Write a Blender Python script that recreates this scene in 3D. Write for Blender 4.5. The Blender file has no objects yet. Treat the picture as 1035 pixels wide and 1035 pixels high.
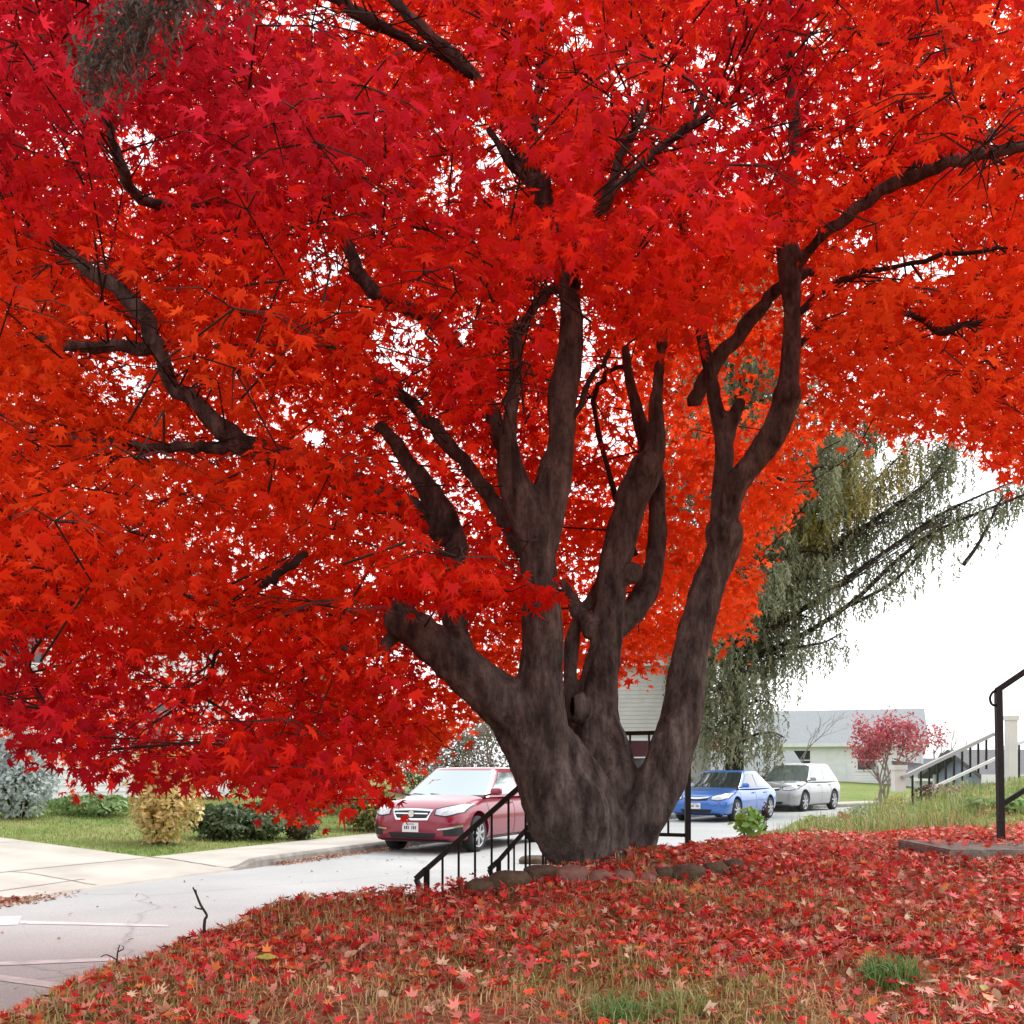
import bpy, bmesh, math, random
import numpy as np
from mathutils import Vector, Matrix, noise, bvhtree
random.seed(7); rng = np.random.default_rng(11)
C = bpy.context.scene.collection
H = 1.4; HZ = 780.0; F = 1035.0
def P(px, py, Y): return Vector(((px-517.5)/F*Y, Y, H+(HZ-py)/F*Y))
def lerp(a, b, t): return a+(b-a)*t
def sst(a, b, x):
    t = np.clip((x-a)/(b-a), 0, 1); return t*t*(3-2*t)

# ------------------------------------------------------------------ materials
def mat(name, c1, c2=None, rough=.8, scale=8., bump=0., bscale=None, metal=0., spec=.5, coat=0., stretch=(1,1,1), detail=6., lo=.35, hi=.65):
    m = bpy.data.materials.new(name); m.use_nodes = True
    nt = m.node_tree; b = nt.nodes['Principled BSDF']
    b.inputs['Base Color'].default_value = (*c1, 1); b.inputs['Roughness'].default_value = rough
    b.inputs['Metallic'].default_value = metal; b.inputs['Specular IOR Level'].default_value = spec
    if coat: b.inputs['Coat Weight'].default_value = coat; b.inputs['Coat Roughness'].default_value = .05
    tc = nt.nodes.new('ShaderNodeTexCoord'); mp = nt.nodes.new('ShaderNodeMapping')
    mp.inputs['Scale'].default_value = stretch; nt.links.new(tc.outputs['Object'], mp.inputs['Vector'])
    if c2 is not None:
        n = nt.nodes.new('ShaderNodeTexNoise'); n.inputs['Scale'].default_value = scale; n.inputs['Detail'].default_value = detail
        nt.links.new(mp.outputs[0], n.inputs['Vector'])
        r = nt.nodes.new('ShaderNodeMapRange'); r.inputs[1].default_value = lo; r.inputs[2].default_value = hi
        nt.links.new(n.outputs['Fac'], r.inputs[0])
        x = nt.nodes.new('ShaderNodeMix'); x.data_type = 'RGBA'
        x.inputs[6].default_value = (*c1, 1); x.inputs[7].default_value = (*c2, 1)
        nt.links.new(r.outputs[0], x.inputs[0]); nt.links.new(x.outputs[2], b.inputs['Base Color'])
    if bump:
        n2 = nt.nodes.new('ShaderNodeTexNoise'); n2.inputs['Scale'].default_value = bscale or scale*3; n2.inputs['Detail'].default_value = 8
        nt.links.new(mp.outputs[0], n2.inputs['Vector'])
        bp = nt.nodes.new('ShaderNodeBump'); bp.inputs['Strength'].default_value = min(1, bump); bp.inputs['Distance'].default_value = .02*max(1, bump)
        nt.links.new(n2.outputs['Fac'], bp.inputs['Height']); nt.links.new(bp.outputs[0], b.inputs['Normal'])
    return m
def leafmat(name, transl=.45, rough=.5, gloss=.06, hue=1.0):
    """leaf colour comes from the 'col' attribute of each leaf; light passes through it"""
    m = bpy.data.materials.new(name); m.use_nodes = True; nt = m.node_tree; nt.nodes.clear()
    out = nt.nodes.new('ShaderNodeOutputMaterial'); at = nt.nodes.new('ShaderNodeAttribute'); at.attribute_name = 'col'
    d = nt.nodes.new('ShaderNodeBsdfDiffuse'); t = nt.nodes.new('ShaderNodeBsdfTranslucent'); g = nt.nodes.new('ShaderNodeBsdfGlossy')
    g.inputs['Roughness'].default_value = rough; g.inputs['Color'].default_value = (1, 1, 1, 1)
    gm = nt.nodes.new('ShaderNodeGamma'); gm.inputs[1].default_value = .8
    nt.links.new(at.outputs['Color'], d.inputs[0]); nt.links.new(at.outputs['Color'], gm.inputs[0]); nt.links.new(gm.outputs[0], t.inputs[0])
    a = nt.nodes.new('ShaderNodeMixShader'); a.inputs[0].default_value = transl
    nt.links.new(d.outputs[0], a.inputs[1]); nt.links.new(t.outputs[0], a.inputs[2])
    c = nt.nodes.new('ShaderNodeMixShader'); c.inputs[0].default_value = gloss
    nt.links.new(a.outputs[0], c.inputs[1]); nt.links.new(g.outputs[0], c.inputs[2]); nt.links.new(c.outputs[0], out.inputs[0])
    return m
M = {}
M['bark'] = mat('maple_bark', (.032, .021, .017), (.12, .092, .072), .9, 9, 1.4, 45, stretch=(1, 1, .3), spec=.2)
M['twig'] = mat('twig_bark', (.03, .02, .018), (.055, .04, .034), .9, 12, spec=.2)
M['maple'] = leafmat('maple_leaf', .58, .5, .004)
M['litter'] = leafmat('fallen_leaf', .1, .45, .07)
M['grass'] = leafmat('grass_blade', .25, .5, .05)
M['needle'] = leafmat('needle', .2, .6, .03)
M['shrub'] = leafmat('shrub_leaf', .3, .5, .05)
M['iron'] = mat('black_iron', (.008, .008, .009), (.016, .014, .013), .5, 30, .2, spec=.3)
M['conc'] = mat('concrete', (.36, .335, .295), (.46, .43, .38), .9, 1.3, .3, 60)
M['curb'] = mat('kerb_concrete', (.17, .16, .145), (.30, .28, .25), .9, 5, .4, 50)
M['step'] = mat('mossy_concrete', (.16, .145, .12), (.30, .28, .24), .95, 14, .8, 60)
M['stone'] = mat('stone', (.15, .07, .055), (.26, .14, .11), .9, 9, .6, 40)
M['moss'] = mat('mossy_stone', (.06, .042, .026), (.12, .085, .05), .95, 12, .9, 40)
M['paint_white'] = mat('white_paint', (.72, .74, .76), (.8, .82, .83), .6, 3)
M['siding'] = mat('white_siding', (.78, .79, .81), (.84, .85, .86), .6, 1.5)
M['beige'] = mat('beige_siding', (.56, .55, .53), (.62, .61, .59), .6, 2)
M['roof'] = mat('grey_shingle', (.20, .22, .23), (.29, .31, .32), .9, 25, .4, stretch=(.4, 1, 1))
M['roofdark'] = mat('dark_shingle', (.09, .09, .10), (.15, .15, .155), .9, 25, .4)
M['glass'] = mat('window_glass', (.03, .04, .05), None, .05, spec=1.)
M['blue_wall'] = mat('blue_grey_wall', (.24, .30, .38), (.30, .36, .44), .7, 3)
M['carglass'] = mat('car_glass', (.02, .028, .03), None, .03, spec=1., coat=1.)
M['chrome'] = mat('chrome', (.75, .76, .78), None, .12, metal=1.)
M['rim'] = mat('alloy_rim', (.55, .56, .58), None, .3, metal=.8)
M['tyre'] = mat('tyre_rubber', (.015, .015, .016), (.03, .03, .03), .85, 30)
M['black'] = mat('black_plastic', (.012, .012, .013), None, .5)
M['lamp'] = mat('headlight_lens', (.62, .65, .68), (.40, .43, .46), .08, 14, spec=1., coat=1.)
M['plate'] = mat('number_plate', (.75, .76, .76), None, .4)
M['platetext'] = mat('plate_letters', (.05, .05, .09), None, .5)
M['red'] = mat('red_car_paint', (.25, .005, .032), None, .28, metal=.25, coat=1.)
M['blue'] = mat('blue_car_paint', (.045, .16, .52), None, .28, metal=.35, coat=1.)
M['silver'] = mat('silver_car_paint', (.33, .34, .345), None, .3, metal=.5, coat=1.)
M['seat'] = mat('seat_cloth', (.05, .05, .055), None, .9)

def ramp_node(nt, stops):
    r = nt.nodes.new('ShaderNodeValToRGB')
    e = r.color_ramp.elements
    e[0].position, e[0].color = stops[0][0], (*stops[0][1], 1)
    e[1].position, e[1].color = stops[-1][0], (*stops[-1][1], 1)
    for p, c in stops[1:-1]:
        k = e.new(p); k.color = (*c, 1)
    return r
def ground_mat():
    """yard soil and thatch near, lawn beyond; the mask is a vertex attribute of the terrain"""
    m = bpy.data.materials.new('terrain'); m.use_nodes = True; nt = m.node_tree; b = nt.nodes['Principled BSDF']
    b.inputs['Roughness'].default_value = .95; b.inputs['Specular IOR Level'].default_value = .15
    tc = nt.nodes.new('ShaderNodeTexCoord')
    def nz(s, d=8):
        n = nt.nodes.new('ShaderNodeTexNoise'); n.inputs['Scale'].default_value = s; n.inputs['Detail'].default_value = d
        nt.links.new(tc.outputs['Object'], n.inputs['Vector']); return n
    n1, n2, n3 = nz(35), nz(1.2, 4), nz(14)
    yard = ramp_node(nt, [(.32, (.12, .05, .03)), (.5, (.26, .09, .05)), (.62, (.34, .20, .10)), (.75, (.42, .30, .17))])
    nt.links.new(n1.outputs['Fac'], yard.inputs[0])
    add = nt.nodes.new('ShaderNodeMath'); add.operation = 'ADD'
    mu = nt.nodes.new('ShaderNodeMath'); mu.operation = 'MULTIPLY'; mu.inputs[1].default_value = .55
    nt.links.new(n3.outputs['Fac'], mu.inputs[0]); nt.links.new(mu.outputs[0], add.inputs[0])
    mu2 = nt.nodes.new('ShaderNodeMath'); mu2.operation = 'MULTIPLY'; mu2.inputs[1].default_value = .45
    nt.links.new(n2.outputs['Fac'], mu2.inputs[0]); nt.links.new(mu2.outputs[0], add.inputs[1])
    lawn = ramp_node(nt, [(.38, (.10, .17, .03)), (.5, (.17, .22, .06)), (.62, (.26, .25, .10))])
    nt.links.new(add.outputs[0], lawn.inputs[0])
    at = nt.nodes.new('ShaderNodeAttribute'); at.attribute_name = 'yard'
    x = nt.nodes.new('ShaderNodeMix'); x.data_type = 'RGBA'
    nt.links.new(at.outputs['Fac'], x.inputs[0]); nt.links.new(lawn.outputs[0], x.inputs[6]); nt.links.new(yard.outputs[0], x.inputs[7])
    nt.links.new(x.outputs[2], b.inputs['Base Color'])
    bp = nt.nodes.new('ShaderNodeBump'); bp.inputs['Strength'].default_value = .8; bp.inputs['Distance'].default_value = .03
    nt.links.new(n1.outputs['Fac'], bp.inputs['Height']); nt.links.new(bp.outputs[0], b.inputs['Normal'])
    return m
def road_mat():
    m = bpy.data.materials.new('asphalt'); m.use_nodes = True; nt = m.node_tree; b = nt.nodes['Principled BSDF']
    b.inputs['Roughness'].default_value = .75
    tc = nt.nodes.new('ShaderNodeTexCoord')
    n = nt.nodes.new('ShaderNodeTexNoise'); n.inputs['Scale'].default_value = .45; n.inputs['Detail'].default_value = 5
    n2 = nt.nodes.new('ShaderNodeTexNoise'); n2.inputs['Scale'].default_value = 60; n2.inputs['Detail'].default_value = 3
    v = nt.nodes.new('ShaderNodeTexVoronoi'); v.feature = 'DISTANCE_TO_EDGE'; v.inputs['Scale'].default_value = .32
    w = nt.nodes.new('ShaderNodeTexNoise'); w.inputs['Scale'].default_value = 1.6; w.inputs['Detail'].default_value = 6
    for q in (n, n2, w): nt.links.new(tc.outputs['Object'], q.inputs['Vector'])
    mx = nt.nodes.new('ShaderNodeMix'); mx.data_type = 'RGBA'; mx.inputs[0].default_value = .35
    nt.links.new(tc.outputs['Object'], mx.inputs[6]); nt.links.new(w.outputs['Color'], mx.inputs[7]); nt.links.new(mx.outputs[2], v.inputs['Vector'])
    r = ramp_node(nt, [(.35, (.30, .31, .307)), (.65, (.38, .39, .385))]); nt.links.new(n.outputs['Fac'], r.inputs[0])
    cr = ramp_node(nt, [(.0, (.72, .72, .72)), (.005, (1, 1, 1))]); nt.links.new(v.outputs['Distance'], cr.inputs[0])
    sp = ramp_node(nt, [(.3, (.8, .8, .8)), (.7, (1.15, 1.15, 1.15))]); nt.links.new(n2.outputs['Fac'], sp.inputs[0])
    a = nt.nodes.new('ShaderNodeMix'); a.data_type = 'RGBA'; a.blend_type = 'MULTIPLY'; a.inputs[0].default_value = 1
    c = nt.nodes.new('ShaderNodeMix'); c.data_type = 'RGBA'; c.blend_type = 'MULTIPLY'; c.inputs[0].default_value = 1
    nt.links.new(r.outputs[0], a.inputs[6]); nt.links.new(cr.outputs[0], a.inputs[7])
    nt.links.new(a.outputs[2], c.inputs[6]); nt.links.new(sp.outputs[0], c.inputs[7]); nt.links.new(c.outputs[2], b.inputs['Base Color'])
    bp = nt.nodes.new('ShaderNodeBump'); bp.inputs['Strength'].default_value = .3; bp.inputs['Distance'].default_value = .01
    nt.links.new(n2.outputs['Fac'], bp.inputs['Height']); nt.links.new(bp.outputs[0], b.inputs['Normal'])
    return m
def bark_mat():
    m = bpy.data.materials.new('maple_bark'); m.use_nodes = True; nt = m.node_tree; b = nt.nodes['Principled BSDF']
    b.inputs['Roughness'].default_value = .92; b.inputs['Specular IOR Level'].default_value = .25
    tc = nt.nodes.new('ShaderNodeTexCoord')
    def nz(s, st, d=10, ro=.6, kind='FBM'):
        mp = nt.nodes.new('ShaderNodeMapping'); mp.inputs['Scale'].default_value = st; nt.links.new(tc.outputs['Object'], mp.inputs['Vector'])
        n = nt.nodes.new('ShaderNodeTexNoise'); n.noise_type = kind; n.inputs['Scale'].default_value = s; n.inputs['Detail'].default_value = d; n.inputs['Roughness'].default_value = ro
        nt.links.new(mp.outputs[0], n.inputs['Vector']); return n
    a = nz(16, (1, 1, .3)); p = nz(3.5, (1, 1, .7), 8, .7); c = nz(60, (1, 1, .45), 6, .7); h = nz(7, (1, 1, 1.6), 8, .6)
    r = ramp_node(nt, [(.36, (.040, .032, .029)), (.5, (.100, .083, .073)), (.66, (.20, .172, .15))]); nt.links.new(a.outputs['Fac'], r.inputs[0])
    r2 = ramp_node(nt, [(.5, (0, 0, 0)), (.68, (.75, .75, .75))]); nt.links.new(p.outputs['Fac'], r2.inputs[0])
    x = nt.nodes.new('ShaderNodeMix'); x.data_type = 'RGBA'; x.inputs[7].default_value = (.15, .135, .115, 1)
    nt.links.new(r2.outputs[0], x.inputs[0]); nt.links.new(r.outputs[0], x.inputs[6])
    r3 = ramp_node(nt, [(.33, (.58, .58, .58)), (.56, (1.08, 1.08, 1.08))]); nt.links.new(c.outputs['Fac'], r3.inputs[0])
    y = nt.nodes.new('ShaderNodeMix'); y.data_type = 'RGBA'; y.blend_type = 'MULTIPLY'; y.inputs[0].default_value = 1
    nt.links.new(x.outputs[2], y.inputs[6]); nt.links.new(r3.outputs[0], y.inputs[7]); nt.links.new(y.outputs[2], b.inputs['Base Color'])
    b1 = nt.nodes.new('ShaderNodeBump'); b1.inputs['Strength'].default_value = 1; b1.inputs['Distance'].default_value = .03; nt.links.new(a.outputs['Fac'], b1.inputs['Height'])
    b2 = nt.nodes.new('ShaderNodeBump'); b2.inputs['Strength'].default_value = .9; b2.inputs['Distance'].default_value = .012; nt.links.new(c.outputs['Fac'], b2.inputs['Height']); nt.links.new(b1.outputs[0], b2.inputs['Normal'])
    b3 = nt.nodes.new('ShaderNodeBump'); b3.inputs['Strength'].default_value = .7; b3.inputs['Distance'].default_value = .03; nt.links.new(h.outputs['Fac'], b3.inputs['Height']); nt.links.new(b2.outputs[0], b3.inputs['Normal'])
    nt.links.new(b3.outputs[0], b.inputs['Normal']); return m
M['bark'] = bark_mat()
M['ground'] = ground_mat(); M['road'] = road_mat()
M['marking'] = mat('road_marking', (.56, .56, .56), (.38, .385, .38), .7, 6, lo=.4, hi=.7)
M['patch'] = mat('asphalt_patch', (.27, .28, .275), (.33, .34, .335), .8, 3, .3, 60)

# ------------------------------------------------------------------ object helpers
def tag(o, label=None, cat=None, group=None, kind=None):
    if label: o['label'] = label
    if cat: o['category'] = cat
    if group: o['group'] = group
    if kind: o['kind'] = kind
    return o
def empty(name, loc, rz=0, label=None, cat=None, group=None):
    o = bpy.data.objects.new(name, None); C.objects.link(o); o.location = loc; o.rotation_euler = (0, 0, rz)
    o.empty_display_size = .1
    return tag(o, label, cat, group)
def link(name, me, m, parent=None, smooth=False):
    o = bpy.data.objects.new(name, me); C.objects.link(o)
    if m is not None and len(me.materials) == 0: me.materials.append(m)
    if smooth: me.polygons.foreach_set('use_smooth', [True]*len(me.polygons))
    if parent: o.parent = parent
    return o
def npmesh(name, V, T, col=None):
    """fast mesh of triangles from numpy arrays"""
    me = bpy.data.meshes.new(name)
    V = np.ascontiguousarray(V, dtype=np.float32); T = np.ascontiguousarray(T, dtype=np.int32)
    me.vertices.add(len(V)); me.vertices.foreach_set('co', V.ravel())
    me.loops.add(T.size); me.loops.foreach_set('vertex_index', T.ravel())
    me.polygons.add(len(T)); me.polygons.foreach_set('loop_start', np.arange(len(T), dtype=np.int32)*T.shape[1])
    me.update(calc_edges=True)
    if col is not None:
        a = me.attributes.new('col', 'FLOAT_COLOR', 'POINT')
        c4 = np.ones((len(V), 4), np.float32); c4[:, :3] = col; a.data.foreach_set('color', c4.ravel())
    return me
class MB:
    def __init__(s): s.v = []; s.f = []
    def add(s, vs, fs):
        n = len(s.v); s.v += [Vector(v) for v in vs]; s.f += [[i+n for i in f] for f in fs]; return s
    def box(s, c, size, rz=0, M4=None):
        x, y, z = [q/2 for q in size]; c = Vector(c)
        vs = [Vector((a*x, b*y, d*z)) for d in (-1, 1) for a, b in ((-1, -1), (1, -1), (1, 1), (-1, 1))]
        R = Matrix.Rotation(rz, 3, 'Z')
        vs = [R@v+c for v in vs]
        if M4 is not None: vs = [M4@v for v in vs]
        return s.add(vs, [(0, 3, 2, 1), (4, 5, 6, 7), (0, 1, 5, 4), (1, 2, 6, 5), (2, 3, 7, 6), (3, 0, 4, 7)])
    def bar(s, a, b, w, h):
        """rectangular bar between two points, h is the vertical thickness"""
        a, b = Vector(a), Vector(b); d = (b-a).normalized()
        sd = d.cross(Vector((0, 0, 1)))
        if sd.length < 1e-3: sd = Vector((1, 0, 0))
        sd.normalize(); up = sd.cross(d)
        vs = [p+sd*i*w/2+up*j*h/2 for p in (a, b) for i, j in ((-1, -1), (1, -1), (1, 1), (-1, 1))]
        return s.add(vs, [(0, 1, 2, 3), (7, 6, 5, 4), (0, 4, 5, 1), (1, 5, 6, 2), (2, 6, 7, 3), (3, 7, 4, 0)])
    def tube(s, pts, rads, n=8, cap=True):
        pts = [Vector(p) for p in pts]; prev = None; rings = []
        for i, p in enumerate(pts):
            d = (pts[min(i+1, len(pts)-1)]-pts[max(i-1, 0)])
            d = d.normalized() if d.length > 1e-9 else Vector((0, 0, 1))
            if prev is None:
                a = d.cross(Vector((.3, 1, .2)) if abs(d.y) < .9 else Vector((1, 0, 0))).normalized()
            else:
                a = (prev-d*prev.dot(d)).normalized()
            prev = a; b = d.cross(a); r = rads[i] if hasattr(rads, '__len__') else rads
            rings.append([p+(a*math.cos(t*2*math.pi/n)+b*math.sin(t*2*math.pi/n))*r for t in range(n)])
        vs = [v for r in rings for v in r]; fs = []
        for i in range(len(pts)-1):
            for k in range(n):
                fs.append((i*n+k, i*n+(k+1) % n, (i+1)*n+(k+1) % n, (i+1)*n+k))
        if cap: fs.append(tuple(range(n-1, -1, -1))); fs.append(tuple((len(pts)-1)*n+k for k in range(n)))
        return s.add(vs, fs)
    def mesh(s, name):
        me = bpy.data.meshes.new(name); me.from_pydata([tuple(v) for v in s.v], [], s.f); me.update(); return me
    def build(s, name, m, parent=None, smooth=False): return link(name, s.mesh(name), m, parent, smooth)
def smooth_poly(pts, sub=5):
    """Catmull-Rom through tuples of any dimension"""
    A = [np.array(p, float) for p in pts]; A = [2*A[0]-A[1]]+A+[2*A[-1]-A[-2]]; out = []
    for i in range(1, len(A)-2):
        for k in range(sub):
            t = k/sub; p0, p1, p2, p3 = A[i-1:i+3]
            out.append(.5*((2*p1)+(-p0+p2)*t+(2*p0-5*p1+4*p2-p3)*t*t+(-p0+3*p1-3*p2+p3)*t**3))
    out.append(A[-2]); return out

# ------------------------------------------------------------------ terrain, road
K = np.array(smooth_poly([(-12.5, -8), (-9.4, .8), (-5.3, 11.4), (-3.95, 14.4), (-2.4, 18.1), (-.6, 22), (1.6, 25.9), (4.5, 29.9), (8.9, 35.9), (14, 41), (24, 48), (60, 70), (140, 115)], 6))
Ks = np.concatenate([[0], np.cumsum(np.linalg.norm(np.diff(K, axis=0), axis=1))])
def su(x, y):
    """along-kerb distance and signed offset to the right of the far kerb line"""
    x = np.atleast_1d(np.asarray(x, float)); y = np.atleast_1d(np.asarray(y, float))
    best = np.full(x.shape, 1e9); S = np.zeros_like(x); U = np.zeros_like(x)
    for i in range(len(K)-1):
        a = K[i]; d = K[i+1]-a; L = np.hypot(*d); d = d/L
        t = (x-a[0])*d[0]+(y-a[1])*d[1]; tc = np.clip(t, -1e9 if i == 0 else 0, 1e9 if i == len(K)-2 else L)
        qx, qy = x-a[0]-tc*d[0], y-a[1]-tc*d[1]; dist = np.hypot(qx, qy); m = dist < best
        best[m] = dist[m]; S[m] = (Ks[i]+tc)[m]
        U[m] = (np.sign((x-a[0])*d[1]-(y-a[1])*d[0])*dist)[m]
    return S, U
def at_su(s, u):
    i = int(np.clip(np.searchsorted(Ks, s)-1, 0, len(K)-2)); d = (K[i+1]-K[i])/(Ks[i+1]-Ks[i])
    j = min(i+1, len(K)-2); d2 = (K[j+1]-K[j])/(Ks[j+1]-Ks[j]); f = (s-Ks[i])/(Ks[i+1]-Ks[i])
    p = K[i]+d*(s-Ks[i]); dd = d*(1-f)+d2*f; dd /= np.hypot(*dd)
    return np.array((p[0]+dd[1]*u, p[1]-dd[0]*u))
SD = su(-3.95, 14.5)[0][0]           # kerb begins here, driveway before it
RW = 5.3                             # road width
def hyard(x, y):
    z = np.interp(y, [-20, 0, 1.5, 2.6, 3.6, 4.7, 6, 8, 10, 12, 16, 22, 40], [.0, .25, .55, .765, .865, .94, .96, .88, .70, .60, .5, .35, .3])
    z = z+.72*sst(3.6, 7.2, x)*sst(7.5, 12, y)*(1-sst(12.5, 18, y))+.10*sst(2, 5, x)*sst(3, 6, y)
    z = z+.07*np.exp(-((x-.45)**2+(y-4.95)**2)/.35)
    return z
def hlawn(s, u): return .13+np.clip(-u-1.6, 0, 11)*.072
def height(x, y):
    x = np.atleast_1d(np.asarray(x, float)); y = np.atleast_1d(np.asarray(y, float))
    s, u = su(x, y)
    zy = hyard(x, y); kk = 1.0*sst(3.8, 5.0, y)*(1-sst(12, 18, y)); t = sst(RW+.68+kk, RW+1.68+kk, u)
    z = -.06+(zy+.06)*t
    zl = hlawn(s, u); tl = sst(-1.15, -1.55, u)
    lawn = np.where(s < SD, np.minimum(zl-.10, zl-.10), zl)
    lawn = np.where(s < SD-8, zl, lawn)
    # edge of the lawn against the driveway
    lawn = lerp(zl-.10, zl, sst(SD-.08, SD+.0, s)) if True else lawn
    lawn = np.where(s < SD-8, zl, lawn)
    zz = np.where(u < 0, -.06+(lawn+.06)*tl, z)
    wob = .018*np.sin(x*5.1+y*2.3)*np.sin(y*4.3-x*1.7)+.012*np.sin(x*11+1)*np.sin(y*9.7)
    return zz+np.where(u > RW+1.2, wob, np.where(u < -1.9, wob*.4, 0))
def hz1(x, y): return float(height(x, y)[0])
def axis(lo, hi, step, far, g=1.25):
    a = list(np.arange(lo, hi+1e-6, step)); s = step
    while a[-1] < far: s *= g; a.append(a[-1]+s)
    s = step
    while a[0] > -far: s *= g; a.insert(0, a[0]-s)
    return np.array(a)
xs = axis(-11, 9, .1, 900); ys = axis(1.2, 24, .1, 900)
X, Y_ = np.meshgrid(xs, ys); Z = height(X.ravel(), Y_.ravel())
V = np.stack([X.ravel(), Y_.ravel(), Z], 1); nx = len(xs)
i0 = (np.arange(len(ys)-1)[:, None]*nx+np.arange(nx-1)[None, :]).ravel()
me = npmesh('ground', V, np.stack([i0, i0+1, i0+nx+1, i0+nx], 1))
S_, U_ = su(V[:, 0], V[:, 1])
ya = me.attributes.new('yard', 'FLOAT', 'POINT')
ya.data.foreach_set('value', (sst(RW, RW+.5, U_)*(1-sst(8.5, 10.5, V[:, 1]+.3*V[:, 0]))).astype(np.float32))
g = link('ground', me, M['ground'], smooth=True); tag(g, 'grassy ground rising from the street on both sides', 'ground', kind='structure')

def strip(name, m, s0, s1, us, zs, ds=.4, zfun=None):
    n = max(2, int((s1-s0)/ds)+1); V = []; F_ = []
    for s in np.linspace(s0, s1, n):
        for u, z in zip(us, zs):
            p = at_su(s, u); V.append((p[0], p[1], z if zfun is None else zfun(s, u, z)))
    k = len(us)
    for i in range(n-1):
        for j in range(k-1): F_.append((i*k+j, (i+1)*k+j, (i+1)*k+j+1, i*k+j+1))
    me = bpy.data.meshes.new(name); me.from_pydata(V, [], F_); me.update()
    if sum(p.normal.z for p in me.polygons) < 0: me.flip_normals()
    return link(name, me, m)
r = strip('road', M['road'], Ks[0], Ks[-1]-5, [-.05, .6, 2.6, 5.0, RW+.05], [0, .02, .02, .02, 0], 1.)
tag(r, 'pale worn asphalt street curving away to the right', 'road', kind='structure')
def kz(s, u, z):
    return z if z < .02 else lerp(.012, z, float(sst(SD, SD+.6, s)))
k1 = strip('kerb', M['curb'], SD, Ks[-1]-6, [.0, -.02, -.05, -.15, -.151], [-.03, .10, .135, .138, -.03], .25, kz)
tag(k1, 'grey concrete kerb along the far side of the street', 'kerb', kind='structure')
k2 = strip('kerb', M['curb'], Ks[0], Ks[-1]-6, [RW+.16, RW+.159, RW+.04, RW+.01, RW], [-.03, .138, .135, .10, -.03], .5)
tag(k2, 'grey concrete kerb along the near side at the foot of the bank', 'kerb', kind='structure')
def sw(s, u, z): return z if z < 0 else lerp(float(np.interp(-u, [0, .04, 1.2, 1.6], [0, .024, .135, .147])), z, float(sst(SD, SD+1.0, s)))
sd = strip('sidewalk', M['conc'], SD+.02, Ks[-1]-6, [-.153, -.16, -.7, -1.2, -1.54, -1.545], [-.05, .136, .139, .142, .146, -.05], .4, sw)
tag(sd, 'pale concrete sidewalk between the lawn and the kerb', 'sidewalk', kind='structure')
def dz(s, u, z): return z
us = [0, -.04, -1.2, -1.6]+[-1.6-i*1.3 for i in range(1, 8)]
dr = strip('driveway', M['conc'], SD-7.5, SD, us, [-.02, .024, .135]+[float(hlawn(0, u))+.012 for u in us[3:]], .5)
tag(dr, 'pale cracked concrete driveway crossing the sidewalk', 'driveway', kind='structure')
# joints of the slabs: thin dark grooves laid in as filler strips
mj = MB(); mjm = mat('joint_filler', (.13, .12, .09), (.2, .18, .14), .95, 20)
def groove(a, b, w=.025, lift=.006):
    (s0, u0), (s1, u1) = a, b; pts = []
    for i in range(9):
        t = i/8; s = lerp(s0, s1, t)+random.uniform(-.015, .015); u = lerp(u0, u1, t); p = at_su(s, u)
        z = np.interp(-u, [0, .04, 1.2, 1.6, 11], [-.0, .024, .135, .142, .142+.072*9.4])
        pts.append((p[0], p[1], z+lift))
    vs = []
    d = Vector(pts[-1])-Vector(pts[0]); n = Vector((-d.y, d.x, 0)).normalized()*w/2
    for p in pts: vs += [Vector(p)-n, Vector(p)+n]
    mj.add(vs, [(2*i, 2*i+2, 2*i+3, 2*i+1) for i in range(8)])
groove((SD-5.2, -1.55), (SD-.1, -1.5), .03); groove((SD-5.2, -.35), (SD-2.2, -.5), .02); groove((SD-.03, -.3), (SD-.03, -1.5), .03)
groove((SD-2.4, -.1), (SD-2.4, -1.55), .02); groove((SD-2.7, -1.55), (SD-2.7, -6), .02); groove((SD-6.5, -4), (SD-.1, -4), .02)
o = mj.build('driveway_joints', mjm); o.name = 'driveway_joint'; tag(o, 'dark filled joints and cracks of the pale driveway', 'driveway joint', kind='structure')
# painted lines and a darker patch on the road
def road_quad(pts, m, name, label, dz_=.004):
    mb = MB(); n = 14; vs = []
    (a, b), (c, d) = pts
    for i in range(n+1):
        t = i/n
        for q in (lerp(Vector(a), Vector(b), t), lerp(Vector(c), Vector(d), t)):
            u = su(q.x, q.y)[1][0]; z = np.interp(u, [0, .6, 2.6, 5.0, RW], [0, .02, .02, .02, 0]); vs.append((q.x, q.y, z+dz_))
    mb.add(vs, [(2*i, 2*i+1, 2*i+3, 2*i+2) for i in range(n)])
    return tag(mb.build(name, m), label, 'road marking', kind='structure')
def gp(px, py):
    Y = (H-.02)*F/(py-HZ); return ((px-517.5)/F*Y, Y)
e1, e2 = gp(-60, 945), gp(330, 921)
road_quad(((gp(-40, 974), gp(150, 967)), (gp(-40, 978), gp(150, 970))), M['marking'], 'road_line', 'long thin white line near the bank')
road_quad(((gp(-40, 980), gp(75, 996)), (gp(-40, 986), gp(75, 1002))), M['marking'], 'road_line', 'slanting white line just below the long thin one')
road_quad(((gp(-30, 927), gp(22, 926)), (gp(-30, 937), gp(18, 935))), M['marking'], 'road_line', 'short broad white bar at the left edge of the street')
road_quad(((gp(20, 931), gp(170, 935)), (gp(20, 934), gp(170, 937))), M['marking'], 'road_line', 'faint white line running on from the broad bar')

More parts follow.
